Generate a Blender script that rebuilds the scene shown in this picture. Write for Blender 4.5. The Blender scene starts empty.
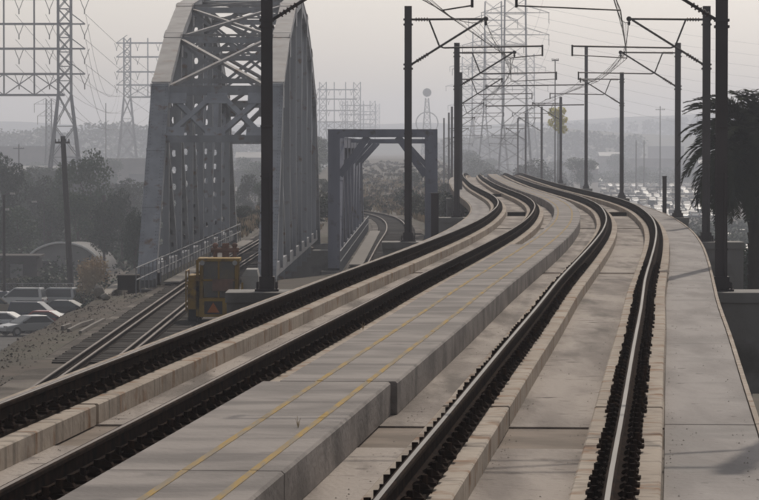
import bpy, bmesh, math, random
from math import sin, cos, pi, sqrt, atan2, radians
from mathutils import Vector, Matrix, noise
random.seed(7)
SC = bpy.context.scene
COL = SC.collection
# ------------------------------------------------------------------ camera, world, sun, exposure
F = 3600.0                      # focal length in photograph pixels (759 wide)
EYE = 2.2
cam = bpy.data.cameras.new('camera'); camo = bpy.data.objects.new('camera', cam); COL.objects.link(camo)
cam.sensor_width = 36; cam.lens = F / 759 * 36; cam.clip_start = 0.5; cam.clip_end = 9000
camo.location = (0, 0, EYE); camo.rotation_euler = (radians(90) - math.atan(102 / F), 0, 0)
SC.camera = camo
SUN_EL, SUN_AZ = radians(40), radians(13)      # azimuth clockwise from +Y (ahead, slightly right)
W = bpy.data.worlds.new('World'); SC.world = W; W.use_nodes = True
nt = W.node_tree; nt.nodes.clear()
sk = nt.nodes.new('ShaderNodeTexSky'); sk.sky_type = 'NISHITA'; sk.sun_disc = False
sk.sun_elevation = SUN_EL; sk.sun_rotation = SUN_AZ; sk.dust_density = 2.5; sk.air_density = 1.0; sk.ozone_density = 1.0
bgn = nt.nodes.new('ShaderNodeBackground'); bgn.inputs[1].default_value = 0.098
wo = nt.nodes.new('ShaderNodeOutputWorld')
hsv = nt.nodes.new('ShaderNodeHueSaturation'); hsv.inputs['Saturation'].default_value = 0.30
nt.links.new(sk.outputs[0], hsv.inputs['Color']); wm_ = nt.nodes.new('ShaderNodeMix'); wm_.data_type = 'RGBA'; wm_.blend_type = 'MULTIPLY'; wm_.inputs[0].default_value = 1; wm_.inputs[7].default_value = (1.02, .99, .965, 1)   # smog tint
nt.links.new(hsv.outputs[0], wm_.inputs[6]); nt.links.new(wm_.outputs[2], bgn.inputs[0]); nt.links.new(bgn.outputs[0], wo.inputs[0])
sl = bpy.data.lights.new('sun', 'SUN'); sl.energy = 2.7; sl.angle = radians(0.8); sl.color = (1.0, 0.90, 0.78)
so = bpy.data.objects.new('sun', sl); COL.objects.link(so)
sd = Vector((sin(SUN_AZ) * cos(SUN_EL), cos(SUN_AZ) * cos(SUN_EL), sin(SUN_EL)))
so.rotation_euler = sd.to_track_quat('Z', 'Y').to_euler(); so.location = (40, 60, 60)
SC.view_settings.view_transform = 'Standard'; SC.view_settings.look = 'None'
SC.view_settings.exposure = -0.30; SC.view_settings.gamma = 1.0; SC.view_settings.use_curve_mapping = False
HAZE = 0.00042

def px2x(px, d): return (px - 379.5) / F * d
def py2z(py, d): return EYE - (py - 148) / F * d

# ------------------------------------------------------------------ materials
def mat(name, c, c2=None, rough=0.85, metal=0.0, scale=1.0, stretch=(1, 1, 1), detail=6, lo=0.35, hi=0.65,
        c3=None, scale3=0.2, lo3=0.5, hi3=0.65, bump=0.0, bscale=8, spec=0.1, c4=None, scale4=1, stretch4=(1, 1, 1)):
    m = bpy.data.materials.new(name); m.use_nodes = True
    n = m.node_tree.nodes; l = m.node_tree.links; b = n['Principled BSDF']
    b.inputs['Roughness'].default_value = rough; b.inputs['Metallic'].default_value = metal
    b.inputs['Specular IOR Level'].default_value = spec
    tc = n.new('ShaderNodeTexCoord')
    def nz(sc, st, lo, hi):
        mp = n.new('ShaderNodeMapping'); mp.inputs['Scale'].default_value = st
        l.new(tc.outputs['Object'], mp.inputs[0])
        t = n.new('ShaderNodeTexNoise'); t.inputs['Scale'].default_value = sc; t.inputs['Detail'].default_value = detail
        l.new(mp.outputs[0], t.inputs[0])
        r = n.new('ShaderNodeMapRange'); r.inputs[1].default_value = lo; r.inputs[2].default_value = hi
        l.new(t.outputs[0], r.inputs[0]); return r.outputs[0]
    def mix(f, a, bb):
        x = n.new('ShaderNodeMix'); x.data_type = 'RGBA'; l.new(f, x.inputs[0])
        if isinstance(a, tuple): x.inputs[6].default_value = (*a, 1)
        else: l.new(a, x.inputs[6])
        x.inputs[7].default_value = (*bb, 1); return x.outputs[2]
    cur = c
    if c2: cur = mix(nz(scale, stretch, lo, hi), cur, c2)
    if c3: cur = mix(nz(scale3, (1, 1, 1), lo3, hi3), cur, c3)
    if c4: cur = mix(nz(scale4, stretch4, 0.52, 0.68), cur, c4)
    if isinstance(cur, tuple): b.inputs['Base Color'].default_value = (*cur, 1)
    else: l.new(cur, b.inputs['Base Color'])
    if bump:
        t = n.new('ShaderNodeTexNoise'); t.inputs['Scale'].default_value = bscale; t.inputs['Detail'].default_value = 5
        l.new(tc.outputs['Object'], t.inputs[0])
        bp = n.new('ShaderNodeBump'); bp.inputs['Strength'].default_value = bump; bp.inputs['Distance'].default_value = 0.05
        l.new(t.outputs[0], bp.inputs['Height']); l.new(bp.outputs[0], b.inputs['Normal'])
    return m
M = {}
M['deck'] = mat('deck concrete', (.385, .34, .305), (.225, .195, .175), scale=1.3, stretch=(1, .14, 1), detail=12, lo=.42, hi=.60, c3=(.12, .10, .09), scale3=3.2, lo3=.60, hi3=.74, bump=.5, bscale=18, c4=(.15, .13, .115), scale4=1.7, stretch4=(1, .16, 1))
M['deck_edge'] = mat('side walkway concrete', (.335, .31, .297), (.245, .225, .215), scale=1.6, stretch=(1, .16, 1), detail=12, lo=.42, hi=.6, c3=(.11, .10, .095), scale3=4.5, lo3=.66, hi3=.71, bump=.3, bscale=14, c4=(.25, .235, .225), scale4=1.4, stretch4=(.6, .5, 1))
M['plinth'] = mat('plinth concrete', (.44, .38, .32), (.34, .285, .235), scale=1.6, stretch=(1, .3, 1), detail=12, c3=(.25, .15, .09), scale3=2.6, lo3=.54, hi3=.68, bump=.25, c4=(.22, .19, .16), scale4=2.5, stretch4=(1, 2.5, .15))
M['walk'] = mat('walkway concrete', (.30, .272, .255), (.20, .182, .172), scale=1.4, stretch=(.5, .6, 1), detail=12, lo=.42, hi=.6, c3=(.14, .13, .125), scale3=1.6, lo3=.60, hi3=.78, bump=.3, bscale=14, c4=(.16, .145, .138), scale4=1.0, stretch4=(.3, 1.3, 1))
M['bay'] = mat('stained joint concrete', (.25, .205, .17), (.16, .13, .105), scale=1.5, bump=.2)
M['cap'] = mat('pier concrete', (.30, .29, .28), (.22, .21, .20), scale=.8, stretch=(1, 1, .3), bump=.2, c3=(.15, .14, .13), scale3=.7)
M['yellow_line'] = mat('worn yellow paint', (.38, .25, .07), (.25, .21, .155), scale=4.5, stretch=(3, .3, 1), lo=.36, hi=.58)
M['rust'] = mat('rusty rail steel', (.014, .010, .009), (.034, .021, .015), scale=6, rough=1.0, spec=.02)
M['head'] = mat('worn rail head', (.105, .10, .096), (.07, .066, .063), scale=3, rough=.56, metal=.45, stretch=(1, .1, 1))
M['midhead'] = mat('half worn rail head', (.20, .185, .175), (.15, .135, .125), scale=3, rough=.6, metal=.3, stretch=(1, .1, 1))
M['oldhead'] = mat('dull rail head', (.15, .125, .11), (.10, .08, .07), scale=3, rough=.6, metal=.3, stretch=(1, .1, 1))
M['pad'] = mat('greasy rail seat', (.016, .012, .011), (.04, .028, .021), scale=5, rough=1.0, spec=.02)
M['pole'] = mat('dark painted pole steel', (.105, .092, .095), (.07, .061, .063), scale=1.5, rough=.6, stretch=(1, 1, .3))
M['pole_far'] = M['pole']
M['arm'] = mat('galvanised tube', (.07, .065, .065), (.05, .045, .045), scale=3, rough=.5, metal=.3)
M['insul'] = mat('insulator brown', (.06, .035, .03), rough=.35)
M['wire'] = mat('copper cable', (.035, .03, .03), rough=.6)
M['bridge'] = mat('blue grey bridge paint', (.40, .41, .435), (.30, .305, .325), scale=1.3, stretch=(1, 1, .2), detail=10, rough=.7, c3=(.24, .18, .14), scale3=2.0, lo3=.60, hi3=.72, bump=.1, bscale=3)
M['bridge_top'] = mat('weathered chord plate', (.36, .35, .35), (.27, .26, .26), scale=1.0, rough=.65, c3=(.24, .19, .16), scale3=1.6, lo3=.58, hi3=.75)
M['bridge2'] = mat('slate blue bridge paint', (.25, .26, .32), (.185, .192, .24), scale=1.2, stretch=(1, 1, .2), detail=10, rough=.7, c3=(.13, .11, .10), scale3=2.0, lo3=.60, hi3=.74)
M['tie'] = mat('creosoted timber', (.022, .018, .016), (.040, .031, .026), scale=1.2, stretch=(.3, 3, 1))
M['plank'] = mat('grey planks', (.27, .25, .23), (.19, .175, .16), scale=1.5, stretch=(1, 4, 1))
M['rail_pipe'] = mat('grey railing pipe', (.26, .26, .27), rough=.5)
M['ballast'] = mat('ballast stone', (.068, .055, .045), (.042, .034, .028), scale=5, detail=8, c3=(.16, .14, .12), scale3=.3, bump=.6, bscale=12)
M['ground'] = mat('dry ground', (.082, .064, .050), (.05, .042, .033), scale=.5, stretch=(1, .5, 1), detail=10, c3=(.066, .060, .042), scale3=.06, lo3=.45, hi3=.6, bump=.5, bscale=2, c4=(.095, .075, .06), scale4=.5)
M['lot'] = mat('lot asphalt', (.06, .058, .056), (.085, .08, .075), scale=.4)
M['hill'] = mat('hill cover', (.06, .065, .05), (.10, .09, .065), scale=.01, detail=8, c3=(.04, .05, .035), scale3=.03)
M['water'] = mat('river water', (.05, .06, .055), rough=.12, spec=.5)
M['leaf'] = mat('tree leaves', (.034, .072, .030), (.058, .098, .042), scale=.5, rough=.7)
M['leaf_dark'] = mat('dark leaves', (.026, .048, .024), (.042, .066, .034), scale=.5, rough=.7)
M['leaf_olive'] = mat('olive leaves', (.085, .085, .045), (.055, .06, .03), scale=.5, rough=.75)
M['leaf_tan'] = mat('tan brush leaves', (.17, .13, .085), (.11, .09, .055), scale=.8)
M['leaf_dry'] = mat('dry plumes', (.50, .40, .27), (.36, .26, .16), scale=.8)
M['leaf_yellow'] = mat('yellow green leaves', (.85, .74, .03), (.65, .60, .04), scale=1)
M['palm'] = mat('palm fronds', (.026, .034, .019), (.046, .050, .030), scale=.6, rough=1, spec=.03)
M['bark'] = mat('bark', (.07, .055, .042), (.045, .036, .028), scale=3, stretch=(1, 1, .3))
M['wood_pole'] = mat('dark wood pole', (.040, .034, .030), (.06, .05, .043), scale=2, stretch=(1, 1, .2))
M['lattice'] = mat('galvanised lattice', (.16, .165, .175), rough=.6, metal=.2)
M['yellow'] = mat('dirty yellow paint', (.36, .22, .03), (.22, .13, .025), scale=1.8, rough=.55, c3=(.08, .05, .03), scale3=2.5, lo3=.58, hi3=.72)
M['orange'] = mat('orange reflector', (.42, .12, .02), rough=.5)
M['pinkish'] = mat('faded red machinery', (.24, .14, .11), (.14, .09, .07), scale=3)
M['palegrey'] = mat('pale grey metal', (.42, .41, .40), (.33, .32, .30), scale=2)
M['black'] = mat('black rubber', (.02, .02, .02), rough=.8)
M['glass'] = mat('dark glass', (.03, .035, .04), rough=.34, spec=.6)
M['cab_glass'] = mat('dusty cab glass', (.06, .068, .075), (.13, .10, .06), scale=1.5, rough=.2, spec=.8)
M['roof_tin'] = mat('pale tin roof', (.20, .195, .19), (.14, .135, .13), scale=.5, rough=.5)
M['wall_buff'] = mat('buff wall', (.20, .18, .16), (.15, .14, .13), scale=.3)
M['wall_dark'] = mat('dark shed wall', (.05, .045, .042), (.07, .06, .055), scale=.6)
M['canvas'] = mat('grey canvas', (.26, .255, .25), (.20, .195, .19), scale=.6)
M['white'] = mat('white painted', (.75, .74, .72), rough=.5)
M['stone'] = mat('gravel stone', (.13, .112, .10), (.07, .06, .054), scale=2)
M['debris'] = mat('broken concrete', (.36, .33, .30), (.25, .23, .2), scale=2, bump=.4)
CARC = {'car white': (.70, .70, .69), 'car silver': (.42, .43, .44), 'car navy': (.03, .04, .07), 'car black': (.02, .02, .022), 'car red': (.25, .03, .025), 'car tan': (.33, .28, .21)}
for k, v in CARC.items(): M[k] = mat(k, v, rough=.33, spec=.5, metal=.25 if 'silver' in k else 0)

# ------------------------------------------------------------------ mesh helpers
class MB:
    def __init__(s): s.v = []; s.f = []; s.mi = []
    def add(s, vs, fs, mi=0):
        o = len(s.v); s.v += [tuple(p) for p in vs]; s.f += [tuple(i + o for i in f) for f in fs]; s.mi += [mi] * len(fs); return s
    def hexa(s, p, mi=0):
        return s.add(p, [(0, 3, 2, 1), (4, 5, 6, 7), (0, 1, 5, 4), (1, 2, 6, 5), (2, 3, 7, 6), (3, 0, 4, 7)], mi)
    def box(s, x0, x1, y0, y1, z0, z1, mi=0):
        return s.hexa([(x0, y0, z0), (x1, y0, z0), (x1, y1, z0), (x0, y1, z0), (x0, y0, z1), (x1, y0, z1), (x1, y1, z1), (x0, y1, z1)], mi)
    def beam(s, a, b, w, h, up=(0, 0, 1), mi=0):
        a = Vector(a); b = Vector(b); t = (b - a).normalized(); u = Vector(up)
        r = t.cross(u)
        if r.length < 1e-3: r = t.cross(Vector((0, 1, 0)))
        r.normalize(); u = r.cross(t).normalized()
        r = r * w / 2; u = u * h / 2
        return s.hexa([a - r - u, a + r - u, b + r - u, b - r - u, a - r + u, a + r + u, b + r + u, b - r + u], mi)
    def tube(s, a, b, r0, r1=None, n=8, mi=0, cap=True):
        if r1 is None: r1 = r0
        a = Vector(a); b = Vector(b); t = (b - a).normalized()
        u = t.cross(Vector((0, 0, 1)))
        if u.length < 1e-3: u = Vector((1, 0, 0))
        u.normalize(); w = t.cross(u)
        vs = [a + (u * cos(2 * pi * i / n) + w * sin(2 * pi * i / n)) * r0 for i in range(n)] + \
             [b + (u * cos(2 * pi * i / n) + w * sin(2 * pi * i / n)) * r1 for i in range(n)]
        fs = [(i, (i + 1) % n, n + (i + 1) % n, n + i) for i in range(n)]
        if cap: fs += [tuple(range(n - 1, -1, -1)), tuple(range(n, 2 * n))]
        return s.add(vs, fs, mi)
    def path(s, pts, r, n=4, mi=0):
        for a, b in zip(pts[:-1], pts[1:]): s.tube(a, b, r, r, n, mi, False)
        return s
    def sph(s, c, rx, ry, rz, n=10, m=7, mi=0):
        vs = []; fs = []
        for j in range(m + 1):
            th = pi * j / m
            for i in range(n): vs.append((c[0] + rx * sin(th) * cos(2 * pi * i / n), c[1] + ry * sin(th) * sin(2 * pi * i / n), c[2] + rz * cos(th)))
        for j in range(m):
            for i in range(n): fs.append((j * n + i, (j + 1) * n + i, (j + 1) * n + (i + 1) % n, j * n + (i + 1) % n))
        return s.add(vs, fs, mi)
    def build(s, name, mats, parent=None, L=(0, 0, 0), smooth=False):
        me = bpy.data.meshes.new(name)
        me.from_pydata([(x - L[0], y - L[1], z - L[2]) for x, y, z in s.v], [], s.f)
        if not isinstance(mats, (list, tuple)): mats = [mats]
        for k in mats: me.materials.append(M[k])
        me.polygons.foreach_set('material_index', s.mi)
        if smooth: me.polygons.foreach_set('use_smooth', [True] * len(s.f))
        me.update()
        o = bpy.data.objects.new(name, me); COL.objects.link(o)
        if parent: o.parent = parent
        else: o.location = L
        return o
def thing(name, label, cat, loc=(0, 0, 0), rz=0, group=None):
    o = bpy.data.objects.new(name, None); COL.objects.link(o); o.location = loc; o.rotation_euler = (0, 0, rz)
    o.empty_display_size = .3; return tag(o, label, cat, group)
def tag(o, label=None, cat=None, group=None, kind=None):
    if label: o['label'] = label
    if cat: o['category'] = cat
    if group: o['group'] = group
    if kind: o['kind'] = kind
    return o
def copy_tree(o, parent=None):
    c = o.copy(); COL.objects.link(c); c.parent = parent
    for ch in list(o.children): copy_tree(ch, c)
    return c
def place_copy(o, label, loc, rz=0, group=None, scale=1):
    c = copy_tree(o); c.location = loc; c.rotation_euler = (0, 0, rz); c.scale = (scale,) * 3; c['label'] = label
    if group: c['group'] = group
    return c

# ------------------------------------------------------------------ the viaduct's alignment
KN = [(-30, -6.2), (-10, -4.0), (0, -3.0), (12, -2.0), (22, -1.30), (30, -.66), (40, .14), (50, .95), (61, 1.82), (71, 2.66), (82, 3.58), (99, 4.92), (113, 5.88), (126, 6.62),
      (140, 7.28), (155, 7.75), (170, 8.0), (190, 8.12), (215, 8.28), (245, 8.68), (275, 9.15), (310, 9.9), (350, 11.0), (400, 12.5), (480, 14.6), (560, 16.4), (640, 18)]
def _tang(i):
    if i == 0: return (KN[1][1] - KN[0][1]) / (KN[1][0] - KN[0][0])
    if i == len(KN) - 1: return (KN[-1][1] - KN[-2][1]) / (KN[-1][0] - KN[-2][0])
    a, b, c = KN[i - 1], KN[i], KN[i + 1]
    h0 = b[0] - a[0]; h1 = c[0] - b[0]
    return ((b[1] - a[1]) / h0 * h1 + (c[1] - b[1]) / h1 * h0) / (h0 + h1)
TG = [_tang(i) for i in range(len(KN))]
def cx(d):
    i = 0
    while i < len(KN) - 2 and d > KN[i + 1][0]: i += 1
    (x0, y0), (x1, y1) = KN[i], KN[i + 1]; h = x1 - x0; t = (d - x0) / h
    return y0 * (2*t**3 - 3*t*t + 1) + TG[i] * h * (t**3 - 2*t*t + t) + y1 * (3*t*t - 2*t**3) + TG[i + 1] * h * (t**3 - t*t)
def slope(d): return (cx(d + 2) - cx(d - 2)) / 4
def cz(d):
    if d < 285: return 0
    if d < 400: return -(d - 285) ** 2 * 5.2e-5
    return -.688 - (d - 400) * .012
def P(d, off, z):
    s = slope(d); k = 1 / sqrt(1 + s * s)
    return (cx(d) + off * k, d - off * s * k, cz(d) + z)
def frange(a, b, st):
    n = max(1, int(math.ceil((b - a) / st))); return [a + (b - a) * i / n for i in range(n + 1)]
def sweep(mb, prof, d0, d1, st=2.0, mi=None, closed=True):
    ds = frange(d0, d1, st); n = len(prof)
    vs = [P(d, o, z) for d in ds for o, z in prof]
    fs = []; ms = []
    for k in range(len(ds) - 1):
        for i in range(n if closed else n - 1):
            j = (i + 1) % n
            fs.append((k * n + i, k * n + j, (k + 1) * n + j, (k + 1) * n + i)); ms.append(mi[i] if mi else 0)
    if closed:
        fs.append(tuple(range(n - 1, -1, -1))); ms.append(0)
        fs.append(tuple((len(ds) - 1) * n + i for i in range(n))); ms.append(0)
    o = len(mb.v); mb.v += vs; mb.f += [tuple(i + o for i in f) for f in fs]; mb.mi += ms
    return mb
def rect(o0, o1, z0, z1): return [(o0, z0), (o1, z0), (o1, z1), (o0, z1)]

# ------------------------------------------------------------------ ground
def smooth(a, b, x):
    t = min(1, max(0, (x - a) / (b - a))); return t * t * (3 - 2 * t)
def gz(x, y):
    low = -11.2
    xc = max(-12, min(14, x))
    # corridor embankment
    l = min(1, max(0, (x + 19.5) / 7.6)) if y < 200 else smooth(-18, -12.5, x); r = 1 - smooth(8, 24, x)
    if y > 240:
        r = 1 - smooth(5.5 + (y - 240) * .012, 16 + (y - 240) * .02, x)
    pl = min(l, r)
    top = -4.1 + smooth(380, 1100, y) * 2.6
    z = low + (top - low) * pl
    s = y - (188 + 2.9 * xc)
    ch = smooth(1, 14, s) * (1 - smooth(64, 76, s))
    if -60 < x < 70 and ch > 0:
        z = z + (-14.0 - z) * ch
    if y > 350: z += noise.noise(Vector((x * .02, y * .01, 3))) * 1.0 * smooth(350, 600, y)
    z += noise.noise(Vector((x * .25, y * .12, 0))) * .12
    return z
xs = frange(-880, -120, 40) + frange(-110, -40, 8) + frange(-36, 36, 1.5) + frange(42, 120, 8) + frange(140, 880, 40)
ys = frange(-50, 440, 4) + frange(455, 1100, 18) + frange(1150, 3880, 90)
g = MB(); nx = len(xs)
g.v = [(x, y, gz(x, y)) for y in ys for x in xs]
g.f = [(j * nx + i, j * nx + i + 1, (j + 1) * nx + i + 1, (j + 1) * nx + i) for j in range(len(ys) - 1) for i in range(nx - 1)]
g.mi = [0] * len(g.f)
tag(g.build('ground', 'ground', smooth=True), kind='structure')
w = MB(); w.add([(-70, -30, -13.2), (90, -30, -13.2), (90, 420, -13.2), (-70, 420, -13.2)], [(0, 1, 2, 3)])
tag(w.build('river_water', 'water'), kind='structure')

def ridge(name, d, prof, amp, seed, depth=260, sc=.02):
    mb = MB(); cols = []; a, b = prof[0][0], prof[-1][0]
    pxs = frange(a, b, 5); nn = 7
    for px in pxs:
        for (p0, q0), (p1, q1) in zip(prof[:-1], prof[1:]):
            if p0 <= px <= p1: py = q0 + (q1 - q0) * (px - p0) / (p1 - p0)
        x = px2x(px, d); top = py2z(py, d)
        for k in range(nn):
            t = k / (nn - 1); y = d - depth * (1 - t)
            z = -13 + (top + 13) * smooth(0, 1, t) + amp * noise.noise(Vector((x * sc, y * sc * .5, seed))) * t
            mb.v.append((x, y, z))
        mb.v.append((x, d + 200, -13))
    nn += 1
    for i in range(len(pxs) - 1):
        for k in range(nn - 1):
            mb.f.append((i * nn + k, (i + 1) * nn + k, (i + 1) * nn + k + 1, i * nn + k + 1)); mb.mi.append(0)
    return tag(mb.build(name, 'hill', smooth=True), kind='structure')
ridge('hills_far', 3600, [(-400, 118), (-60, 120), (140, 126), (300, 124), (420, 121), (480, 125), (560, 122), (640, 117), (700, 113), (780, 117), (1200, 118)], 3, 4, sc=.012)
ridge('hills_near', 2300, [(-500, 134), (0, 134), (60, 133), (140, 132), (260, 136), (330, 140), (460, 139), (520, 131), (560, 127), (600, 131), (660, 136), (800, 136), (1300, 136)], 3, 9, sc=.02)

def leaves(mb, c, rx, ry, rz, n, size, seed=0, shell=.55, mi=0):
    rnd = random.Random(seed)
    for _ in range(n):
        while True:
            p = Vector((rnd.uniform(-1, 1), rnd.uniform(-1, 1), rnd.uniform(-1, 1)))
            if p.length <= 1: break
        if p.length < shell and rnd.random() < .6: p = p.normalized() * rnd.uniform(shell, 1)
        q = Vector((c[0] + p.x * rx, c[1] + p.y * ry, c[2] + p.z * rz))
        a = Vector((rnd.uniform(-1, 1), rnd.uniform(-1, 1), rnd.uniform(-.6, .6))).normalized()
        b = a.cross(Vector((rnd.uniform(-1, 1), rnd.uniform(-1, 1), rnd.uniform(-1, 1)))).normalized()
        s = size * rnd.uniform(.6, 1.3)
        mb.add([q - a * s * .5, q + b * s * .35, q + a * s * .5, q - b * s * .35], [(0, 1, 2, 3)], mi)
# far woodland skyline: one uncountable mass per band
def wood(name, label, d, prof, n, size, leafm, seed):
    mb = MB(); rnd = random.Random(seed)
    for k in range(n):
        px = rnd.uniform(prof[0][0], prof[-1][0])
        for (p0, q0), (p1, q1) in zip(prof[:-1], prof[1:]):
            if p0 <= px <= p1: py = q0 + (q1 - q0) * (px - p0) / (p1 - p0)
        dd = d + rnd.uniform(-60, 60); x = px2x(px, dd)
        bump = 3.5 * noise.noise(Vector((x * .05, 0, seed))) + rnd.uniform(-2.5, 0)
        top = py2z(py, dd) + bump; r = rnd.uniform(3, 6.5)
        leaves(mb, (x, dd, top - r), r * 1.2, r, r, 55, size, seed=seed * 1000 + k)
        leaves(mb, (x, dd, top - r * 3), r * 1.3, r, r * 2.2, 30, size * 1.5, seed=seed * 2000 + k)
    return tag(mb.build(name, leafm), label, 'woodland', kind='stuff')
wood('woodland', 'bluish wooded skyline seen beyond the pylons at the left', 1900, [(-160, 124), (0, 127), (20, 129), (45, 123), (62, 129), (80, 123), (92, 117), (108, 118), (125, 120), (150, 124), (235, 130), (330, 134)], 150, 2.2, 'leaf_dark', 3)
wood('woodland', 'hazy wooded rise behind the line of catenary poles at the centre', 2050, [(430, 138), (470, 133), (520, 129), (545, 124), (575, 126), (600, 131), (640, 135)], 70, 2.4, 'leaf_dark', 5)
wood('woodland', 'palest wooded ridge along the skyline at the right', 3150, [(560, 124), (600, 121), (640, 120), (690, 115), (720, 117), (760, 119), (860, 118)], 90, 3.2, 'leaf_dark', 6)

# ------------------------------------------------------------------ viaduct
DK, PT, WK = -.43, -.235, -.10
JT = [8, 34.0, 76, 118, 140, 168, 195, 240, 285, 340, 400, 470, 540, 620]
via = thing('viaduct', 'long double track concrete viaduct curving over the yard', 'viaduct', (0, 0, 0))
EL, ER = -3.78, 3.88
for k, (a, b) in enumerate(zip(JT[:-1], JT[1:])):
    mb = MB()
    a2 = a + (0.03 if k else 0); b2 = b - .03
    bay0 = 2.4 if abs(b - 34) < .1 else .9
    # cross-section: outer walkways, slab, box girder
    e = b2 - bay0
    sweep(mb, [(EL, DK - .28), (-3.0, DK - .55), (-2.4, DK - 2.0), (2.4, DK - 2.0), (3.0, DK - .55), (ER, DK - .28), (ER, DK), (EL, DK)], a2, e, 2.5)
    mb.build('deck_span', 'deck', via)
    mb = MB()
    sweep(mb, [(EL, DK - .28), (-3.0, DK - .55), (-2.4, DK - 2.0), (2.4, DK - 2.0), (3.0, DK - .55), (ER, DK - .28), (ER, DK - .004), (3.05, DK - .004), (3.04, DK - .016), (-3.04, DK - .016), (-3.05, DK - .004), (EL, DK - .004)], e + .012, b2, 2.5)
    mb.build('joint_bay', 'bay', via)
    for side, (o0, o1) in enumerate([(EL + .012, -3.03), (3.03, ER - .012)]):
        mb = MB()
        for q0, q1 in zip(frange(a2, b2, 14)[:-1], frange(a2, b2, 14)[1:]):
            sweep(mb, rect(o0, o1, DK + .004, DK + .034), q0 + .012, q1 - .012, 2.0)
        mb.build('side_walkway', 'deck_edge', via)
    # raised edge lip
    for o0, o1, zl in ((EL - .05, EL + .0, .03), (ER, ER + .05, .045)):
        mb = MB(); sweep(mb, rect(o0, o1, DK - .3, DK + zl), a2, b2, 2.0); mb.build('edge_lip', 'plinth', via)
RO = {'A': -2.68, 'B': -1.24, 'C': 1.24, 'D': 2.68}
for k, (a, b) in enumerate(zip(JT[:-1], JT[1:])):
    gap = .10 if a > 60 else .16
    for r, o in RO.items():
        pa, pb = a + gap / 2, b - gap / 2
        mb = MB(); rl, rr = (.31, .33)
        sweep(mb, [(o - rl, DK + .002), (o + rr, DK + .002), (o + rr, PT - .012), (o + rr - .015, PT), (o - rl + .015, PT), (o - rl, PT - .012)], pa, pb, 1.5)
        mb.build('plinth', 'plinth', via)
# central walkway slabs
wj = [8, 16, 25.6, 35.4, 45, 56, 67, 76, 86, 97, 108, 118, 129, 140, 152, 168, 182, 195, 210, 225, 240, 262, 285, 310, 340, 370, 400]
for a, b in zip(wj[:-1], wj[1:]):
    near = b <= 35.5
    lo = -1.24 + (.30 if near else .46 if a < 80 else .72)
    ro = 1.24 - (.90 if near else .84); ga = .07 if abs(a - 35.4) < .1 else .02
    mb = MB(); n0 = P(a + .02, 0, 0)
    sweep(mb, [(lo, DK + .006), (ro, DK + .006), (ro, WK - .02), (ro - .02, WK), (lo + .02, WK), (lo, WK - .02)], a + ga, b - .02, (b - a) / 2 if b > 36 else 1.5)
    ws = mb.build('walkway_slab', 'walk', via)
    for c in (-.37, .12):
        m2 = MB(); sweep(m2, rect(c - .028, c + .028, WK + .001, WK + .005), a + ga, b - .02, (b - a) / 2 if b > 36 else 1.5); m2.build('yellow_line', 'yellow_line', ws)
# cross troughs seen between the rails
for (d, o0, o1) in ((139.3, -2.3, -1.6), (139.3, 1.6, 2.3), (194.3, -2.3, -1.6), (194.3, 1.6, 2.3)):
    mb = MB(); sweep(mb, rect(o0, o1, DK + .01, DK + .15), d - .5, d + .5); mb.build('cable_trough', 'pad', via)

# poles: (d, left X, right X) ; base level -0.94
BZ = -.94
CAPS = [(37.2, -5.9, 4.75), (79, -2.47, 7.5), (120.8, .96, 10.96), (163, 3.5, 13.5), (226, 5.07, 15.2), (280, None, 16.06), (336, 7.1, 16.9), (413, 8.3, 18.6), (483, 9.3, 19.6), (570, 10.2, 21.9)]
for d, xl, xr in CAPS:
    c = cz(d)
    l = (xl - .88) if xl is not None else cx(d) - 3; r = xr + (1.2 if d < 140 else .45)
    mb = MB(); z1 = BZ + c; mb.box(l, r, d - .95, d + .95, z1 - 2.2, z1)
    # cut where the girder passes is inside the deck: the cap sits below it
    mb2 = MB()
    dl, dr = cx(d) + EL - .055, cx(d) + ER + .055
    dm = MB()
    dm.box(l, dl - .02, d - .95, d + .95, z1 - .22, z1); dm.box(dr + .02, r, d - .95, d + .95, z1 - .22, z1)
    dm.box(l + .03, cx(d) - 3.1, d - .9, d + .9, z1 - 2.2, z1 - .223); dm.box(cx(d) + 3.1, r - .03, d - .9, d + .9, z1 - 2.2, z1 - .223)
    dm.box(l + .6, r - .6, d - .92, d + .92, z1 - 3.4, z1 - 2.203)
    dm.build('pier_cap', 'cap', via)
    g0 = min(gz(cx(d), d), -9) - 4
    for xo in (-2.6, 2.6):
        cm = MB(); cm.tube((cx(d) + xo, d, g0), (cx(d) + xo, d, z1 - 3.4), .75, .75, 18, cap=False); cm.build('pier_column', 'cap', via, smooth=True)

# running rails -----------------------------------------------------
RT, RB = 0.0, -.180
prof = [(-.075, RB), (.075, RB), (.075, RB + .012), (.014, RB + .038), (.011, RT - .048), (.036, RT - .036), (.037, RT - .010), (.032, RT - .003), (.017, RT), (-.017, RT), (-.032, RT - .003), (-.037, RT - .010), (-.036, RT - .036), (-.011, RT - .048), (-.014, RB + .038), (-.075, RB + .012)]
pmi = [0, 0, 0, 0, 0, 0, 2, 2, 1, 2, 2, 0, 0, 0, 0, 0]
fa = MB()
fa.box(-.178, .178, -.09, .09, 0, .024)
for sx in (-1, 1):
    fa.hexa([(sx * .078, -.08, .026), (sx * .165, -.05, .026), (sx * .165, .05, .026), (sx * .078, .08, .026), (sx * .08, -.06, .08), (sx * .15, -.04, .045), (sx * .15, .04, .045), (sx * .08, .06, .08)])
    fa.tube((sx * .125, 0, .04), (sx * .125, 0, .11), .024, .024, 6)
    fa.tube((sx * .05, -.05, .045), (sx * .11, -.05, .075), .012, .012, 5); fa.tube((sx * .05, .05, .045), (sx * .11, .05, .075), .012, .012, 5)
M['rust_brown'] = mat('brown rusted clip', (.045, .026, .017), (.02, .013, .01), scale=9, rough=1, spec=.02)
FM = []
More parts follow.
